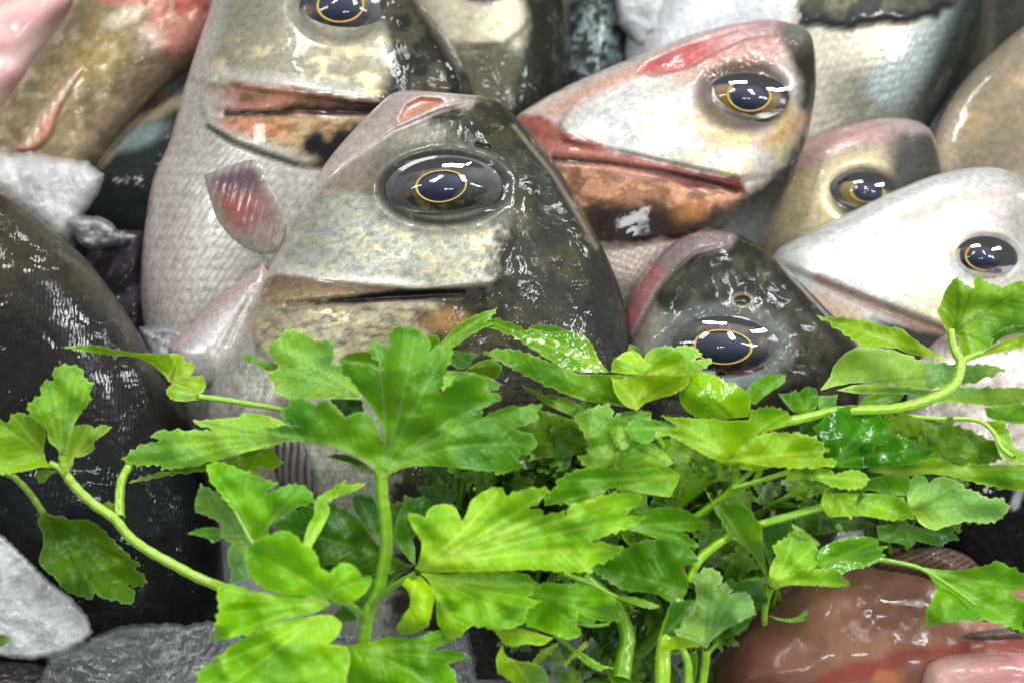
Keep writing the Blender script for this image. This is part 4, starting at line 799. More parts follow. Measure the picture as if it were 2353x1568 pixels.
# central sprig ---------------------------------------------------------
s, f = sprig(950, 1250, 'tall central parsley sprig, its broad toothed top leaf spread below the middle bass')
leaf(s, f, 'R3', '1040,1195 1030,1170 940,1110 860,1060 700,1005 480,975 350,930 238,900 340,884 430,868 540,885 430,850 390,770 440,740 470,690 510,682 560,700 630,740 655,712 700,704 745,725 790,765 838,818 880,790 940,778 1000,800 1040,850 1062,915 1082,965 1102,975 1105,955 1082,900 1042,800 990,720 940,655 900,600 850,540 810,500 800,455 870,440 960,450 1020,470 1070,500 1110,538 1085,475 1035,420 985,370 1000,320 1040,290 1090,318 1130,340 1128,300 1132,245 1170,212 1250,200 1330,220 1380,260 1408,310 1402,375 1440,340 1500,320 1555,330 1560,395 1530,470 1510,540 1490,600 1460,655 1520,620 1590,560 1680,527 1750,532 1808,572 1800,620 1845,650 1900,662 1888,700 1800,740 1700,790 1760,772 1770,812 1880,762 1985,730 2000,746 2172,722 2140,780 2160,818 2080,860 1980,890 1900,930 1960,902 2050,912 2118,950 2142,985 2108,1040 2050,1070 1995,1092 2060,1150 2000,1172 1930,1190 1800,1180 1600,1158 1400,1145 1250,1155 1180,1180 1140,1198 1110,1222 1070,1225',
     96, (90, 152, 30), '1080,1210', tilt=(0.004, -0.006), cup=-0.005, bend=-.006, wrinkle=1.2)
stem(s, f, 'R4', '1335,130 1340,300 1362,450 1370,650 1340,830 1290,1000 1240,1100 1225,1200 1212,1340', 40, 44, z=(95, 84), color=(130, 178, 40))
stem(s, f, 'R4', '1240,1080 1330,980 1470,875 1580,820', 22, 20, z=(86, 106), color=(120, 170, 30), name='leaf_stalk')
stem(s, f, 'R4', '1210,1120 1130,1040 960,1000', 20, 18, z=(86, 112), color=(120, 170, 30), name='leaf_stalk')
leaf(s, f, 'R4', '1560,790 1600,690 1600,600 1550,520 1510,440 1522,412 1580,420 1632,440 1642,400 1690,362 1780,350 1830,370 1860,420 1878,470 1905,430 1940,332 2000,280 2080,240 2132,235 2172,262 2175,298 2235,268 2330,247 2463,235 2473,270 2403,340 2340,380 2440,398 2420,430 2323,470 2203,520 2133,560 2103,598 2223,540 2373,460 2473,415 2573,405 2583,422 2623,350 2723,330 2823,290 2923,275 3103,285 3083,340 3023,400 3003,428 3135,430 3103,470 2993,520 2873,560 2753,610 2853,612 2985,656 2923,700 2883,730 2753,780 2765,812 2623,815 2423,800 2223,800 2023,808 1900,815 1700,815 1600,810',
     106, BRI, '1570,800', tilt=(-.004, 0.002), cup=-.004, wrinkle=1.1)
leaf(s, f, 'R4', '1570,825 1640,880 1690,950 1680,1060 1650,1180 1560,1220 1465,1235 1430,1190 1480,1110 1530,1030 1515,950 1470,900 1510,850', 109, (150, 204, 20), '1570,828', curl=.002, cup=-.006)
leaf(s, f, 'R4', '1600,820 1800,826 2000,812 2283,815 2350,850 2423,905 2370,950 2323,990 2420,1010 2320,1070 2313,1150 2230,1192 2080,1200 1990,1185 1930,1185 1880,1240 1830,1275 1760,1240 1712,1150 1700,1000 1655,880', 103, (130, 192, 18), '1600,825', tilt=(0, .006), cup=-.003, wrinkle=1.4)
leaf(s, f, 'R4', '400,670 480,600 560,560 680,530 740,560 800,620 860,655 900,720 910,780 980,815 1060,748 1120,758 1172,800 1200,850 1262,838 1272,880 1220,950 1150,1010 1060,1030 980,1000 850,970 700,965 540,925 460,870 410,760', 122, (124, 196, 14), '960,1000', tilt=(0, -.006), cup=-.004)
leaf(s, f, 'R4', '205,925 300,890 400,930 560,956 800,965 960,998 985,1035 900,1080 780,1110 700,1130 600,1160 440,1230 300,1262 185,1285 205,1150 225,1050', 119, (122, 188, 14), '980,1010', tilt=(0, .010), cup=-.003)
leaf(s, f, 'R4', '80,1568 78,1500 200,1400 350,1290 500,1210 700,1140 900,1108 1000,1110 1062,1160 1058,1200 1000,1280 960,1300 1100,1320 1120,1400 1100,1500 1080,1700 700,1760 80,1720', 125, (134, 196, 22), '1000,1020', tilt=(0, .006), cup=-.004, wrinkle=1.3)
leaf(s, f, 'R4', '1100,1450 1062,1380 1100,1312 1250,1290 1400,1250 1560,1262 1700,1212 1780,1232 1802,1290 1650,1352 1780,1340 1850,1350 1935,1398 1860,1412 1780,1440 1832,1500 1830,1700 1500,1760 1150,1700 1098,1550', 98, (108, 172, 14), '1215,1340', tilt=(0, .006), wrinkle=1.2)
# sprig left of the central one
s, f = sprig(700, 1200, 'bright parsley sprig left of the central one with a leaf showing its grey-green underside')
leaf(s, f, 'R4', '60,400 70,300 100,216 170,250 250,300 340,400 430,560 480,650 410,690 400,760 440,860 380,868 300,882 308,800 288,750 290,660 322,620 240,580 236,480 160,440', 92, (122, 158, 66), '470,650', back=True, tilt=(.004, 0))
leaf(s, f, 'R4', '145,95 180,66 270,72 370,112 480,152 560,186 632,210 570,248 540,286 620,250 720,216 800,226 860,280 877,320 850,350 760,372 690,420 620,452 572,500 562,555 600,575 540,620 480,650 430,560 330,400 250,300 200,240 160,180', 97, (112, 184, 16), '470,650', tilt=(-.003, .004), cup=-.004)
leaf(s, f, 'R4', '10,550 80,520 200,508 240,520 250,580 185,620 140,585', 88, (84, 150, 40), '245,560')
leaf(s, f, 'R4', '800,640 812,560 830,500 870,430 880,335 1000,240 1100,185 1072,218 1232,210 1150,262 1040,300 960,345 985,400 925,520 880,600 852,662', 99, (128, 188, 20), '820,640', tilt=(0, .008))
stem(s, f, 'R4', '470,650 400,520 330,390', 10, 6, z=(99, 102), color=(170, 200, 110), name='midrib')
stem(s, f, 'R4', '480,650 620,700 900,900 1180,1110 1215,1300', 18, 22, z=(92, 80), color=(120, 170, 40))
leaf(s, f, 'R4', '570,480 700,420 850,365 990,352 1150,430 1200,478 1300,620 1440,720 1560,772 1440,810 1300,842 1180,830 1060,760 900,785 850,655 700,560', 74, (66, 118, 16), '1550,775', wrinkle=1.2)
leaf(s, f, 'R4', '1130,300 1180,278 1270,290 1310,400 1335,620 1200,480 1150,400', 77, (58, 112, 18), '1340,640')
leaf(s, f, 'R4', '1440,440 1500,342 1620,290 1672,330 1660,390 1600,420 1520,412 1492,480 1560,640 1560,770 1450,640 1420,540', 79, (70, 132, 18), '1540,760')
leaf(s, f, 'R4', '880,770 1060,760 1300,840 1540,790 1420,870 1290,1100 1050,1160 1000,1110 1060,1040 950,900', 73, (60, 112, 14), '1540,800')
# behind-left leaves
s, f = sprig(720, 1000, 'parsley sprig with pale veined leaves left of the central toothed leaf')
leaf(s, f, 'R3', '440,222 400,240 370,290 300,320 320,370 350,420 382,460 368,485 310,512 322,560 356,590 340,622 370,652 450,682 560,690 700,690 850,692 940,690 960,600 900,520 850,470 780,460 738,462 758,400 755,330 738,295 690,290 640,306 600,270 560,240 500,230', 70, (146, 188, 60), '940,690', back=True, tilt=(.002, .004))
leaf(s, f, 'R3', '118,385 180,388 280,430 372,462 392,482 310,502 230,462 150,432', 68, (76, 130, 14), '390,485')
leaf(s, f, 'R3', '735,690 850,690 945,700 960,780 880,795 838,818 790,765 745,725', 66, (44, 92, 14), '940,790')
leaf(s, f, 'R3', '780,430 850,385 960,368 1040,400 1110,500 1000,470 870,440 800,455', 71, (96, 140, 20), '1000,470')
leaf(s, f, 'R1', '830,850 910,780 960,750 1090,725 1030,690 1052,665 1150,650 1300,650 1450,652 1440,635 1380,624 1328,610 1318,585 1460,575 1630,560 1652,532 1800,545 1920,590 1952,612 1850,640 1885,682 1990,702 1880,750 1700,790 1450,862 1200,910 1090,916 1092,880 1000,892 920,886', 80, (146, 188, 40), '1990,702', back=True, cup=-.003)
leaf(s, f, 'R1', '880,1006 960,970 1080,940 1300,892 1500,860 1700,790 1862,770 1880,820 1932,872 1850,922 1768,900 1752,942 1600,932 1400,930 1200,950 1020,985', 74, (118, 150, 14), '1860,770', back=True)
leaf(s, f, 'R3', '700,1085 770,1065 900,1090 1000,1160 1040,1195 960,1195 880,1130', 69, (64, 96, 20), '1030,1190')
leaf(s, f, 'R3', '1500,640 1478,600 1510,500 1600,500 1700,512 1892,582 1878,625 1760,645 1600,670', 78, (150, 190, 60), '1490,640', back=True)
# top fingers behind the central leaf
s, f = sprig(1150, 800, 'pointed dark green parsley leaves reaching up against the chin of the middle bass')
leaf(s, f, 'R3', '1400,380 1390,262 1460,262 1480,310 1600,192 1720,122 1872,75 1842,118 1800,170 1852,175 1700,252 1560,342 1440,372', 62, (110, 168, 16), '1420,370', cup=-.003)
leaf(s, f, 'R3', '1550,350 1640,368 1745,388 1702,420 1682,462 1620,492 1560,462 1530,412', 58, (92, 150, 50), '1550,360')
leaf(s, f, 'R3', '1640,500 1700,460 1760,430 1832,420 1902,470 1872,540 1820,560 1720,532', 57, (104, 140, 24), '1650,500', back=True)
leaf(s, f, 'R5', '-10,20 100,20 200,50 280,90 312,96 330,62 420,65 520,80 600,110 690,135 735,185 762,240 800,310 862,382 760,382 640,378 500,332 400,262 330,222 220,150 100,100 0,70', 66, (112, 166, 8), '860,382', tilt=(.003, .006), cup=-.004, mat=M_WETLEAF)
leaf(s, f, 'R5', '0,250 100,225 200,225 330,262 500,332 640,388 760,390 870,400 1000,402 1060,640 950,615 850,600 700,578 560,530 420,470 280,400 150,332 70,290', 70, (116, 160, 20), '1050,640', tilt=(0, -.004), cup=-.004, back=True)
leaf(s, f, 'R5', '870,400 1000,402 1110,402 1300,392 1440,400 1402,462 1322,522 1200,560 1090,600 1052,645 960,600 900,520', 73, (124, 168, 14), '1052,640', tilt=(0, .005))
stem(s, f, 'R5', '1052,640 1150,760 1230,900 1320,1060', 22, 26, z=(68, 62))
leaf(s, f, 'R5', '870,382 880,312 920,276 970,245 1022,240 1062,260 1090,292 1130,240 1190,214 1240,205 1300,212 1370,200 1430,214 1470,240 1492,262 1460,285 1420,304 1480,295 1562,290 1542,330 1480,370 1400,396 1300,400 1100,402', 67, (164, 204, 48), '1080,405', back=True, tilt=(0, .003))
leaf(s, f, 'R5', '1110,402 1160,330 1220,270 1290,240 1342,245 1372,280 1402,310 1392,360 1360,402 1250,412', 75, (130, 178, 10), '1110,405')
leaf(s, f, 'R5', '980,250 1000,190 1060,215 1090,290 1060,262 1020,242', 60, (90, 140, 16), '1050,290')
# middle right cluster
s, f = sprig(1640, 960, 'broad rounded wet parsley leaf lying under the eye of the dark fish head')
leaf(s, f, 'R5', '1340,500 1360,432 1420,390 1500,385 1600,410 1660,452 1690,452 1760,490 1812,540 1822,600 1810,682 1700,695 1550,702 1450,682 1380,640 1342,570', 78, (154, 198, 20), '1700,695', cup=-.006, mat=M_WETLEAF, back=True)
leaf(s, f, 'R5', '1790,500 1840,450 1920,410 2000,395 2062,398 2052,450 1980,500 1900,560 1850,605 1800,560', 68, (96, 156, 20), '1840,600')
leaf(s, f, 'R5', '1200,676 1260,684 1400,692 1560,702 1800,712 1830,640 1950,618 2050,640 2100,682 2080,722 1980,770 1870,800 1850,900 2050,980 1960,1030 1800,1050 1640,992 1540,962 1400,882 1240,812 1160,832 1180,790 1330,756 1285,722', 84, (124, 178, 8), '1700,1000', tilt=(-.004, -.004), cup=-.004)
leaf(s, f, 'R7', '460,1230 540,1180 640,1168 740,1182 750,1165 850,1190 920,1210 960,1252 1000,1290 940,1332 1022,1350 1072,1360 1040,1402 900,1412 700,1410 560,1400 420,1375 300,1365 440,1300', 88, (134, 186, 8), '290,1370', tilt=(-.005, 0), cup=-.003)
stem(s, f, 'R6', '1720,60 1720,140 1700,240 1560,360 1400,480 1280,600', 26, 26, z=(82, 66), color=(116, 166, 24))
stem(s, f, 'R6', '1700,240 1800,215 1950,172 2110,120', 16, 18, z=(80, 84), color=(128, 178, 40), name='leaf_stalk')
stem(s, f, 'R6', '1860,100 1780,170 1700,240', 16, 20, z=(76, 78), color=(110, 160, 40), name='leaf_stalk')
leaf(s, f, 'R8', '770,108 900,105 1010,118 1040,150 1100,130 1180,118 1262,160 1272,185 1230,238 1130,250 1020,232 960,205 900,185 700,190 720,150', 83, (126, 178, 8), '740,150', tilt=(0, .004))
leaf(s, f, 'R8', '1000,238 980,285 1060,276 1200,280 1400,286 1520,322 1545,360 1572,400 1582,450 1500,456 1425,462 1300,440 1162,430 1148,458 1130,430 1010,440 952,380 950,310 975,240', 86, (124, 178, 10), '985,235', tilt=(.002, .006), cup=-.003)
# folded pale leaves between
s, f = sprig(1420, 1080, 'crumpled pale parsley leaf folded over in the middle of the bunch')
leaf(s, f, 'R5', '610,680 700,640 780,610 860,600 882,640 890,690 942,650 922,702 1000,720 1050,800 1180,880 1242,930 1300,1000 1240,1030 1100,1036 940,1036 780,1032 740,930 700,830 650,740', 80, (142, 180, 44), '1280,1020', back=True, tilt=(.005, 0), wrinkle=1.6)
leaf(s, f, 'R5', '1000,720 1060,700 1130,702 1340,756 1200,800 1150,850 1080,870 1000,820 970,770', 83, (96, 164, 24), '1330,760')
leaf(s, f, 'R5', '250,470 330,490 425,542 440,535 540,550 632,590 700,640 610,682 520,640 420,590 340,530', 66, (100, 156, 24), '630,660')
leaf(s, f, 'R5', '890,690 940,660 1000,645 1150,650 1140,700 1050,700 1000,722 930,705', 79, (104, 160, 40), '920,700')
leaf(s, f, 'R5', '180,645 380,640 500,670 620,720 680,820 722,920 600,950 450,962 240,992 200,900 250,800 150,740', 72, (118, 146, 26), '715,915', back=True, tilt=(0, -.008))
leaf(s, f, 'R5', '412,1282 450,1200 502,1160 490,1125 560,1080 622,1050 720,1030 850,1036 1000,1042 1100,1036 1200,1020 1280,1030 1342,1080 1312,1160 1270,1232 1200,1222 1080,1202 960,1180 900,1190 932,1155 870,1170 760,1232 680,1272 572,1286 555,1272 480,1286', 88, (104, 164, 16), '1335,1080', tilt=(0, .005), cup=-.004)
leaf(s, f, 'R6', '720,780 860,730 960,660 1090,600 1300,600 1400,640 1460,722 1472,742 1360,770 1392,850 1382,960 1340,1012 1260,1010 1190,970 1100,950 960,940 860,880 780,830', 82, (74, 132, 8), '1400,960', tilt=(0, .005))
leaf(s, f, 'R6', '1112,432 1030,402 1150,380 1280,370 1400,400 1480,450 1542,466 1500,522 1400,532 1280,512 1360,542 1440,600 1512,650 1400,642 1200,592 1052,542 960,520', 79, (90, 154, 12), '960,500', tilt=(0, -.003))
leaf(s, f, 'R6', '400,880 560,895 700,900 800,940 912,1000 880,1050 922,1142 850,1150 720,1122 650,1080 640,1150 672,1232 600,1272 480,1240 300,1180 300,1000 350,950', 94, (112, 182, 10), '330,950', tilt=(0, .006), wrinkle=1.4)
leaf(s, f, 'R6', '60,1200 200,1190 350,1222 480,1262 400,1312 300,1302 200,1322 150,1302 100,1240', 97, (140, 196, 20), '470,1262')
stem(s, f, 'R6', '540,820 760,905 900,980 1050,1010 1190,1050', 18, 14, z=(88, 84), color=(120, 170, 20), name='leaf_stalk')
leaf(s, f, 'R6', '900,975 1000,980 1100,1000 1200,1048 1140,1062 1050,1040 960,1010', 86, (100, 160, 10), '900,985')
# right sprig over the white-cheeked fish
s, f = sprig(2200, 900, 'arching pale-stemmed parsley sprig at right edge reaching over the white-cheeked fish')
leaf(s, f, 'R7', '910,384 1100,390 1250,410 1370,450 1480,460 1560,520 1640,580 1740,640 1832,686 1700,662 1560,640 1460,602 1342,592 1270,597 1190,560 1080,490 1000,430', 66, (124, 172, 20), '1832,686', tilt=(0, .008), wrinkle=1.5)
leaf(s, f, 'R7', '1000,800 1030,720 1100,640 1200,590 1300,598 1400,605 1560,655 1590,672 1700,690 1900,712 2100,712 2205,745 2130,782 2062,805 2000,830 1840,850 1700,872 1500,862 1200,832 1060,852 935,886', 52, (160, 194, 74), '935,886', back=True, tilt=(0, .003))
leaf(s, f, 'R7', '1050,882 1200,845 1500,862 1700,882 1900,862 2150,866 2400,860 2400,940 2300,985 2100,990 1900,972 1750,962 1600,922 1300,908 1150,902', 55, (156, 190, 66), '1050,882', back=True)
leaf(s, f, 'R7', '1800,490 1770,430 1735,350 1770,270 1790,210 1870,110 1920,160 1988,190 2000,80 2020,110 2090,150 2180,186 2250,152 2400,140 2400,470 2250,452 2170,482 2112,562 2100,600 1990,642 1930,682 1890,620 1880,540 1850,500', 62, (132, 172, 34), '1840,500', tilt=(.003, .003), wrinkle=1.5, back=True)
leaf(s, f, 'R7', '1930,690 2050,622 2200,542 2400,500 2400,580 2327,592 2100,642 1990,672', 65, (140, 186, 40), '1930,688')
leaf(s, f, 'R7', '2090,545 2180,470 2327,450 2400,450 2400,500 2200,520 2100,590', 59, (74, 128, 12), '2090,580')
stem(s, f, 'R7', '1830,480 1850,600 1895,690', 26, 26, z=(64, 66), color=(150, 194, 60), name='leaf_stalk')
stem(s, f, 'R7', '2030,630 1960,660 1900,690', 20, 26, z=(66, 66), color=(150, 194, 60), name='leaf_stalk')
stem(s, f, 'R7', '1900,690 1890,760 1860,840 1790,900 1680,950 1550,990 1400,1015 1250,1020 1040,1030 900,1060 740,1095 560,1140 430,1180', 36, 30, z=(66, 82), color=(146, 192, 52))
stem(s, f, 'R7', '1420,1025 1600,1065 1800,1080 1930,1078 2040,1100 2120,1170 2180,1280 2260,1340', 15, 14, z=(70, 84), color=(150, 194, 52), name='leaf_stalk')
leaf(s, f, 'R7', '1990,1095 2100,1095 2195,1090 2232,1180 2262,1262 2340,1312 2400,1340 2400,1395 2300,1385 2200,1350 2142,1270 2152,1200 2085,1130', 76, (126, 178, 34), '1990,1095', tilt=(0, .006))
leaf(s, f, 'R7', '2055,1000 2200,985 2400,980 2400,1120 2260,1110 2130,1085 2075,1060', 70, (120, 168, 24), '2200,1080', back=True, wrinkle=1.5)
# wet dark leaves right
s, f = sprig(2150, 1120, 'glossy wet deep green parsley sprig with water drops at right in the bunch')
leaf(s, f, 'R7', '1000,1052 1080,1000 1160,990 1262,1010 1342,1040 1362,1080 1432,1110 1410,1152 1352,1180 1440,1182 1560,1220 1622,1262 1702,1300 1650,1360 1500,1395 1400,1402 1200,1412 1000,1402 980,1340 1000,1290 940,1202 880,1142 960,1082', 80, (64, 138, 8), '1000,1400', mat=M_WETLEAF, wrinkle=2.0)
leaf(s, f, 'R7', '1380,1092 1500,1050 1650,1080 1800,1110 1950,1150 2085,1216 2150,1252 2172,1350 2100,1382 1900,1382 1700,1352 1600,1332 1500,1262 1380,1182', 72, (98, 142, 8), '1380,1150', tilt=(0, -.004))
leaf(s, f, 'R7', '1250,1432 1400,1390 1560,1370 1720,1350 1900,1378 2100,1390 2400,1400 2400,1572 2200,1560 2100,1542 1950,1500 1700,1452 1560,1462 1400,1455', 77, (118, 170, 24), '1250,1432', tilt=(0, .006))
leaf(s, f, 'R8', '1530,300 1540,202 1590,150 1650,160 1682,212 1722,175 1802,170 1900,210 1932,242 1990,262 2082,310 2180,300 2202,340 2232,370 2190,430 2150,462 2082,480 1940,470 1800,502 1712,527 1620,482 1570,400', 81, (164, 200, 68), '1560,390', back=True, tilt=(.003, .002))
leaf(s, f, 'R8', '1320,500 1500,480 1700,522 1830,510 1892,600 1820,602 1772,635 1680,622 1600,600 1562,645 1440,612 1350,602', 68, (76, 134, 44), '1500,480', tilt=(0, .006))
leaf(s, f, 'R8', '760,420 950,400 1150,440 1325,490 1200,530 1050,540 880,560 780,520', 66, (70, 116, 30), '760,420')
leaf(s, f, 'R8', '1230,250 1260,180 1380,150 1540,160 1555,220 1525,295 1400,285', 79, (80, 140, 30), '1500,290')
leaf(s, f, 'R7', '740,905 770,880 790,900 850,860 912,870 932,940 912,1000 850,1042 760,1032 735,962', 74, (92, 158, 24), '850,1042', mat=M_WETLEAF)
leaf(s, f, 'R7', '912,930 1062,915 1050,962 1042,1002 930,1012', 72, (134, 176, 70), '935,1010', back=True)
leaf(s, f, 'R7', '1205,985 1250,930 1400,905 1512,910 1480,950 1352,982 1250,1002', 66, (90, 146, 30), '1210,985')
leaf(s, f, 'R7', '650,905 740,900 735,962 760,1032 820,1080 740,1020 690,960', 70, (100, 156, 24), '800,1060')
leaf(s, f, 'R8', '1700,1160 1700,1160 1760,1120 1900,1120 1920,1145 1800,1165', 80, (90, 150, 20), '1900,1130')
stem(s, f, 'R7', '1000,1400 900,1300 700,1200 500,1500', 20, 24, z=(70, 60), color=(100, 150, 20))
# lower right sprigs
s, f = sprig(1880, 1300, 'upright parsley sprig with a tall narrow leaf beside the skinned fish')
leaf(s, f, 'R8', '152,240 222,350 330,340 412,346 470,402 540,500 550,620 570,780 592,882 575,862 522,760 430,640 350,590 250,442', 84, (92, 146, 14), '590,882', tilt=(.006, 0), cup=-.003)
leaf(s, f, 'R8', '590,905 600,780 642,700 612,640 682,590 712,575 740,532 820,570 900,612 932,680 942,722 902,780 862,802 950,786 1042,790 1090,842 1142,900 1052,914 900,906 680,912 640,932', 89, (124, 184, 16), '600,910', tilt=(-.004, .002), cup=-.004)
leaf(s, f, 'R8', '740,480 800,510 870,560 942,620 925,640 840,585 760,530', 82, (116, 176, 30), '750,490')
leaf(s, f, 'R8', '940,662 1000,620 1100,580 1200,568 1330,582 1340,612 1330,636 1402,636 1352,672 1385,702 1330,742 1240,782 1130,802 1082,832 1040,792 960,780 905,782', 84, (98, 168, 16), '920,770', tilt=(0, .004), mat=M_WETLEAF)
stem(s, f, 'R8', '610,905 580,980 565,1060 560,1160', 26, 20, z=(86, 76), color=(132, 182, 30))
leaf(s, f, 'R8', '575,1105 700,1130 780,1120 850,1070 862,1095 820,1135 858,1135 800,1152 680,1145', 80, (80, 148, 20), '580,1112')
leaf(s, f, 'R8', '540,500 640,480 740,470 800,520 720,560 640,640 600,780 570,700', 76, (72, 132, 14), '590,800')
stem(s, f, 'R8', '545,492 700,450 850,410 960,385', 20, 18, z=(78, 80), color=(118, 172, 20), name='leaf_stalk')
s, f = sprig(2220, 1400, 'single fresh parsley leaf on a thin stalk resting on the skinned fish')
leaf(s, f, 'R8', '1600,775 1800,800 1950,790 2080,762 2150,735 2240,782 2400,850 2400,935 2327,940 2200,940 2250,972 2400,1060 2400,1250 2300,1215 2200,1180 2050,1142 1900,1142 1750,1162 1660,1182 1660,1080 1700,1000 1722,920 1690,852', 76, (108, 172, 30), '1610,785', tilt=(0, -.004), wrinkle=1.4)
leaf(s, f, 'R8', '1660,1100 1760,1060 1950,1080 2050,1140 1900,1142 1750,1162 1658,1182', 72, (70, 136, 14), '1950,1100')
leaf(s, f, 'R8', '1900,1100 2050,1080 2400,1150 2400,1290 2300,1240 2150,1160 2000,1140', 71, (44, 100, 12), '1900,1100')
stem(s, f, 'R8', '1330,725 1450,745 1600,780 1700,830 1850,930 2000,1040', 20, 8, z=(76, 80), color=(130, 182, 40))
s, f = sprig(1640, 1440, 'pale wilted parsley sprig at the bottom centre with drooping stems')
leaf(s, f, 'R6', '1430,862 1500,790 1560,790 1620,832 1632,880 1580,922 1700,860 1722,902 1680,962 1720,955 1800,950 1830,1000 1852,1102 1760,1142 1650,1202 1560,1272 1522,1332 1482,1310 1440,1282 1320,1240 1300,1212 1342,1200 1360,1130 1422,1072 1452,1002', 92, (138, 172, 70), '1515,1330', back=True, tilt=(0, .004), wrinkle=1.3)
leaf(s, f, 'R6', '1170,1402 1200,1362 1230,1292 1320,1242 1440,1285 1482,1320 1342,1332 1250,1352', 95, (140, 190, 26), '1480,1320')
leaf(s, f, 'R6', '1640,870 1700,850 1720,890 1800,860 1920,850 1900,930 1950,1010 1900,1050 1850,1100 1800,1180 1640,1260 1560,1290 1650,1202 1760,1142 1852,1102 1830,1000 1800,950 1700,960', 84, (56, 112, 14), '1560,1290', wrinkle=1.8)
leaf(s, f, 'R6', '1280,1010 1340,1010 1460,1000 1420,1070 1380,1100 1360,1140 1342,1200 1240,1280 1180,1380 1230,1200', 88, (66, 122, 12), '1230,1250')
stem(s, f, 'R6', '1515,1325 1520,1400 1510,1480 1480,1700', 24, 26, z=(90, 84), color=(138, 184, 44))
stem(s, f, 'R6', '1330,1010 1290,1120 1240,1280 1228,1420 1225,1700', 40, 52, z=(84, 90), color=(146, 190, 30))
stem(s, f, 'R6', '1350,1320 1392,1420 1400,1560 1400,1700', 26, 30, z=(86, 86), color=(136, 184, 34))
stem(s, f, 'R6', '1430,1330 1440,1430 1420,1560', 22, 22, z=(84, 80), color=(116, 168, 24))
stem(s, f, 'R6', '1600,1290 1540,1360 1515,1450', 14, 14, z=(86, 86), color=(116, 168, 24))
s, f = sprig(1640, 1250, 'thick parsley stalks crossing in the dark heart of the bunch')
stem(s, f, 'R6', '1650,40 1500,200 1330,340 1180,460 1050,600', 50, 50, z=(68, 56), color=(112, 158, 14))
stem(s, f, 'R6', '2330,360 2100,425 1850,500 1700,560 1560,650 1450,760 1405,900', 20, 34, z=(74, 84), color=(136, 184, 24))
stem(s, f, 'R6', '700,860 880,1010 950,1130 985,1260 965,1400 940,1560', 40, 62, z=(72, 84), color=(112, 164, 16))
stem(s, f, 'R6', '1300,1100 1150,1280 1000,1420', 40, 46, z=(66, 62), color=(80, 126, 14))
stem(s, f, 'R6', '640,1160 740,1180 860,1165', 12, 12, z=(84, 84), color=(110, 160, 40))
leaf(s, f, 'R6', '470,1240 520,1250 620,1330 720,1390 800,1440 925,1478 830,1470 800,1490 700,1440 640,1380 540,1300', 92, (116, 176, 20), '480,1240', wrinkle=1.4)
leaf(s, f, 'R6', '130,1310 152,1380 240,1420 340,1430 420,1480 445,1540 400,1700 300,1640 180,1550 100,1500 88,1400', 94, (138, 186, 20), '130,1310', wrinkle=1.8)
leaf(s, f, 'R6', '700,1280 720,1310 650,1370 580,1440 570,1470 540,1440 600,1380', 90, (110, 164, 20), '700,1290')
leaf(s, f, 'R6', '330,1430 400,1350 520,1290 490,1330 380,1430 300,1470', 88, (130, 180, 40), '500,1295')
# left sprig
s, f = sprig(160, 1120, 'long-stemmed parsley sprig arching over the black-backed fish at left')
leaf(s, f, 'R1', '400,872 395,782 330,722 312,640 210,552 180,482 230,440 280,402 285,342 312,310 370,316 357,252 400,216 480,205 560,232 582,300 642,332 612,400 622,440 560,522 500,622 470,722 462,802 460,900', 92, (132, 176, 34), '430,900', cup=-.004, back=True)
leaf(s, f, 'R1', '340,890 300,802 310,700 312,640 212,552 130,532 70,552 62,602 0,580 -80,560 -80,960 0,950 150,932 300,902 410,915', 88, (132, 180, 28), '420,905', tilt=(.004, 0))
leaf(s, f, 'R1', '466,722 500,622 600,610 622,622 642,640 700,612 762,632 702,682 642,722 642,782 582,822 500,836 502,882 462,922', 86, (124, 170, 26), '462,900')
leaf(s, f, 'R1', '250,942 300,912 390,932 332,962 312,1002 270,1012 252,982', 84, (104, 150, 24), '380,935')
stem(s, f, 'R2', '415,90 445,140 520,240 640,350 780,450 880,570 1000,660 1180,760 1350,850 1560,930 1800,1000', 28, 34, z=(90, 78), color=(150, 190, 56))
stem(s, f, 'R2', '815,450 812,330 830,180 885,80', 34, 26, z=(84, 78), color=(144, 184, 50), name='leaf_stalk')
stem(s, f, 'R2', '340,70 400,100 440,140', 18, 24, z=(90, 90), color=(150, 190, 60), name='leaf_stalk')
stem(s, f, 'R1', '432,800 430,860 440,920', 26, 26, z=(92, 90), color=(150, 190, 60), name='leaf_stalk')
leaf(s, f, 'R2', '700,350 740,330 780,360 790,420 740,390', 80, (120, 170, 20), '780,430')
s, f = sprig(120, 1300, 'drooping darker parsley leaf hanging in front of the white slab of ice')
leaf(s, f, 'R2', '300,400 342,422 450,440 462,452 600,456 662,490 760,582 862,682 952,772 922,792 980,832 1002,882 980,910 902,912 872,902 922,962 912,1010 870,1032 760,1000 722,1006 652,950 632,1002 540,980 422,922 382,862 300,792 265,732 290,642 292,562 250,472 270,430', 62, (98, 134, 18), '300,410', back=True, wrinkle=2.0, tilt=(.004, .004))
stem(s, f, 'R2', '20,135 80,155 160,225 230,310 295,410', 20, 22, z=(70, 62), color=(120, 158, 40))
s, f = sprig(360, 850, 'small twisted parsley leaf on a thin stalk between black-backed fish and middle bass')
leaf(s, f, 'R1', '418,84 560,72 640,70 760,95 900,120 1060,130 1150,140 1192,180 1180,232 1142,312 1130,290 1080,240 1000,182 930,156 780,136 640,126 520,106', 70, (104, 154, 8), '1150,290', tilt=(0, .006))
leaf(s, f, 'R1', '1150,132 1190,120 1242,150 1262,190 1312,186 1332,222 1290,285 1382,275 1402,342 1380,392 1340,402 1180,332 1142,312 1192,200', 68, (140, 186, 40), '1180,330')
leaf(s, f, 'R1', '1130,372 1182,326 1260,352 1400,412 1372,442 1170,440 1140,410', 72, (146, 190, 44), '1390,420')
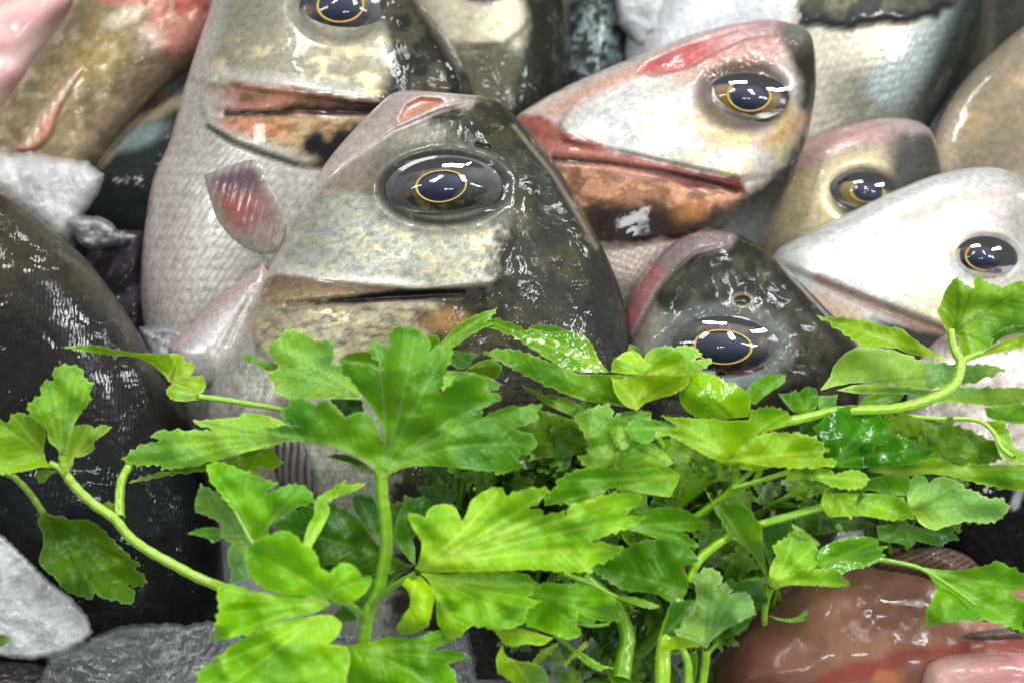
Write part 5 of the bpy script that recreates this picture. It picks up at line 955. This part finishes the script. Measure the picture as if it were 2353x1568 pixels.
stem(s, f, 'R1', '1340,420 1500,440 1700,470 1960,515 2100,560', 20, 16, z=(72, 66), color=(134, 180, 50))
s, f = sprig(10, 1468, 'tiny scrap of parsley on the white slab of ice at the left edge')
leaf(s, f, 'R2', '-40,1250 20,1240 60,1258 82,1275 40,1300 0,1320 -40,1310', 56, (90, 130, 40), '80,1275')

# shaded leaves and stalks in the heart of the bunch
def tmpl(cx, cy, size, ang, rng):
    P = []; lob = [(-1.9, .62), (-1.0, .85), (0, 1.0), (1.0, .85), (1.9, .62)]
    for a0, L in lob:
        for da, rr in ((-.42, .52), (-.26, .80), (-.13, .82), (-.10, .95), (0, 1.04), (.10, .94), (.13, .82), (.26, .80), (.42, .50)):
            rr2 = rr * L * (1 + rng.uniform(-.06, .06)); a = a0 * .62 + da; P.append((cx + size * rr2 * math.sin(a + ang), cy - size * rr2 * math.cos(a + ang)))
    P.append((cx - .05 * size * math.cos(ang), cy)); return P
MASS = [(820, 1130), (860, 1060), (930, 1050), (1200, 960), (1250, 920), (1400, 900), (1700, 930), (2000, 940), (2300, 990), (2300, 1150), (2080, 1200), (1860, 1290), (1760, 1440), (1640, 1600), (1000, 1620), (950, 1460), (1000, 1300), (880, 1100)]
rng = np.random.RandomState(11)
fills = ['in the second layer right of the crumpled pale leaf', 'in the second layer behind the right end of the bunch', 'in the second layer left of the crumpled pale leaf', 'in the second layer above the bottom stalks', 'among the stalks at the bottom centre', 'behind the wilted pale leaf', 'in the shade behind the central stem', 'in the dark hollow under the central toothed leaf', 'in the shade behind the crumpled pale leaf', 'under the broad leaf with the water drop', 'beneath the glossy wet sprig at right', 'behind the tall narrow leaf', 'under the crossing thick stalks', 'at the bottom edge between the stalks', 'below the large bright leaf of the central sprig']
cen = [(1700, 1140), (2060, 1080), (1330, 1120), (1500, 1300), (1450, 1480), (1420, 1370), (1150, 1120), (1080, 1080), (1300, 1010), (1640, 1080), (2030, 1130), (1760, 1240), (1560, 1320), (1330, 1500), (1240, 1260)]
for fi, ((fx, fy), lb) in enumerate(zip(cen, fills)):
    s, f = sprig(fx, fy, ('fresh green small-leaved parsley sprig ' if fi < 4 else 'shaded dark green parsley sprig ') + lb)
    for k_ in range(12 if fi < 4 else 16):
        for _ in range(40):
            x_, y_ = fx + rng.normal(0, 115), fy + rng.normal(0, 85)
            if sd(MASS, np.array([x_]), np.array([y_]))[0] > 26: break
        else: continue
        P = tmpl(x_, y_, rng.uniform(56, 105), rng.uniform(-2.4, 2.4), rng)
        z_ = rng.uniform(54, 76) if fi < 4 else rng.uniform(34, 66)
        leaf(s, f, 'D', ' '.join('%.1f,%.1f' % p for p in P), z_, ([DKG, DEEP, (58, 108, 14), (84, 138, 24)] if z_ < 56 else [DEEP, MID, (96, 152, 24)])[rng.randint(3)], '%.1f,%.1f' % (x_, y_), tilt=(rng.uniform(-.02, .02), rng.uniform(-.02, .02)), wrinkle=1.8, spacing=9, mat=M_WETLEAF if k_ % 3 == 0 else M_LEAF)  # deeper leaves take darker greens, shade put into the pigment
        if k_ % 2 == 0:
            stem(s, f, 'D', '%.1f,%.1f %.1f,%.1f %.1f,%.1f' % (x_, y_, (x_ + fx) / 2 + rng.uniform(-30, 30), (y_ + fy) / 2 + 30, fx + rng.uniform(-60, 60), fy + 150), 5, 8, z=(z_, 34), color=(96, 146, 20), n=8)
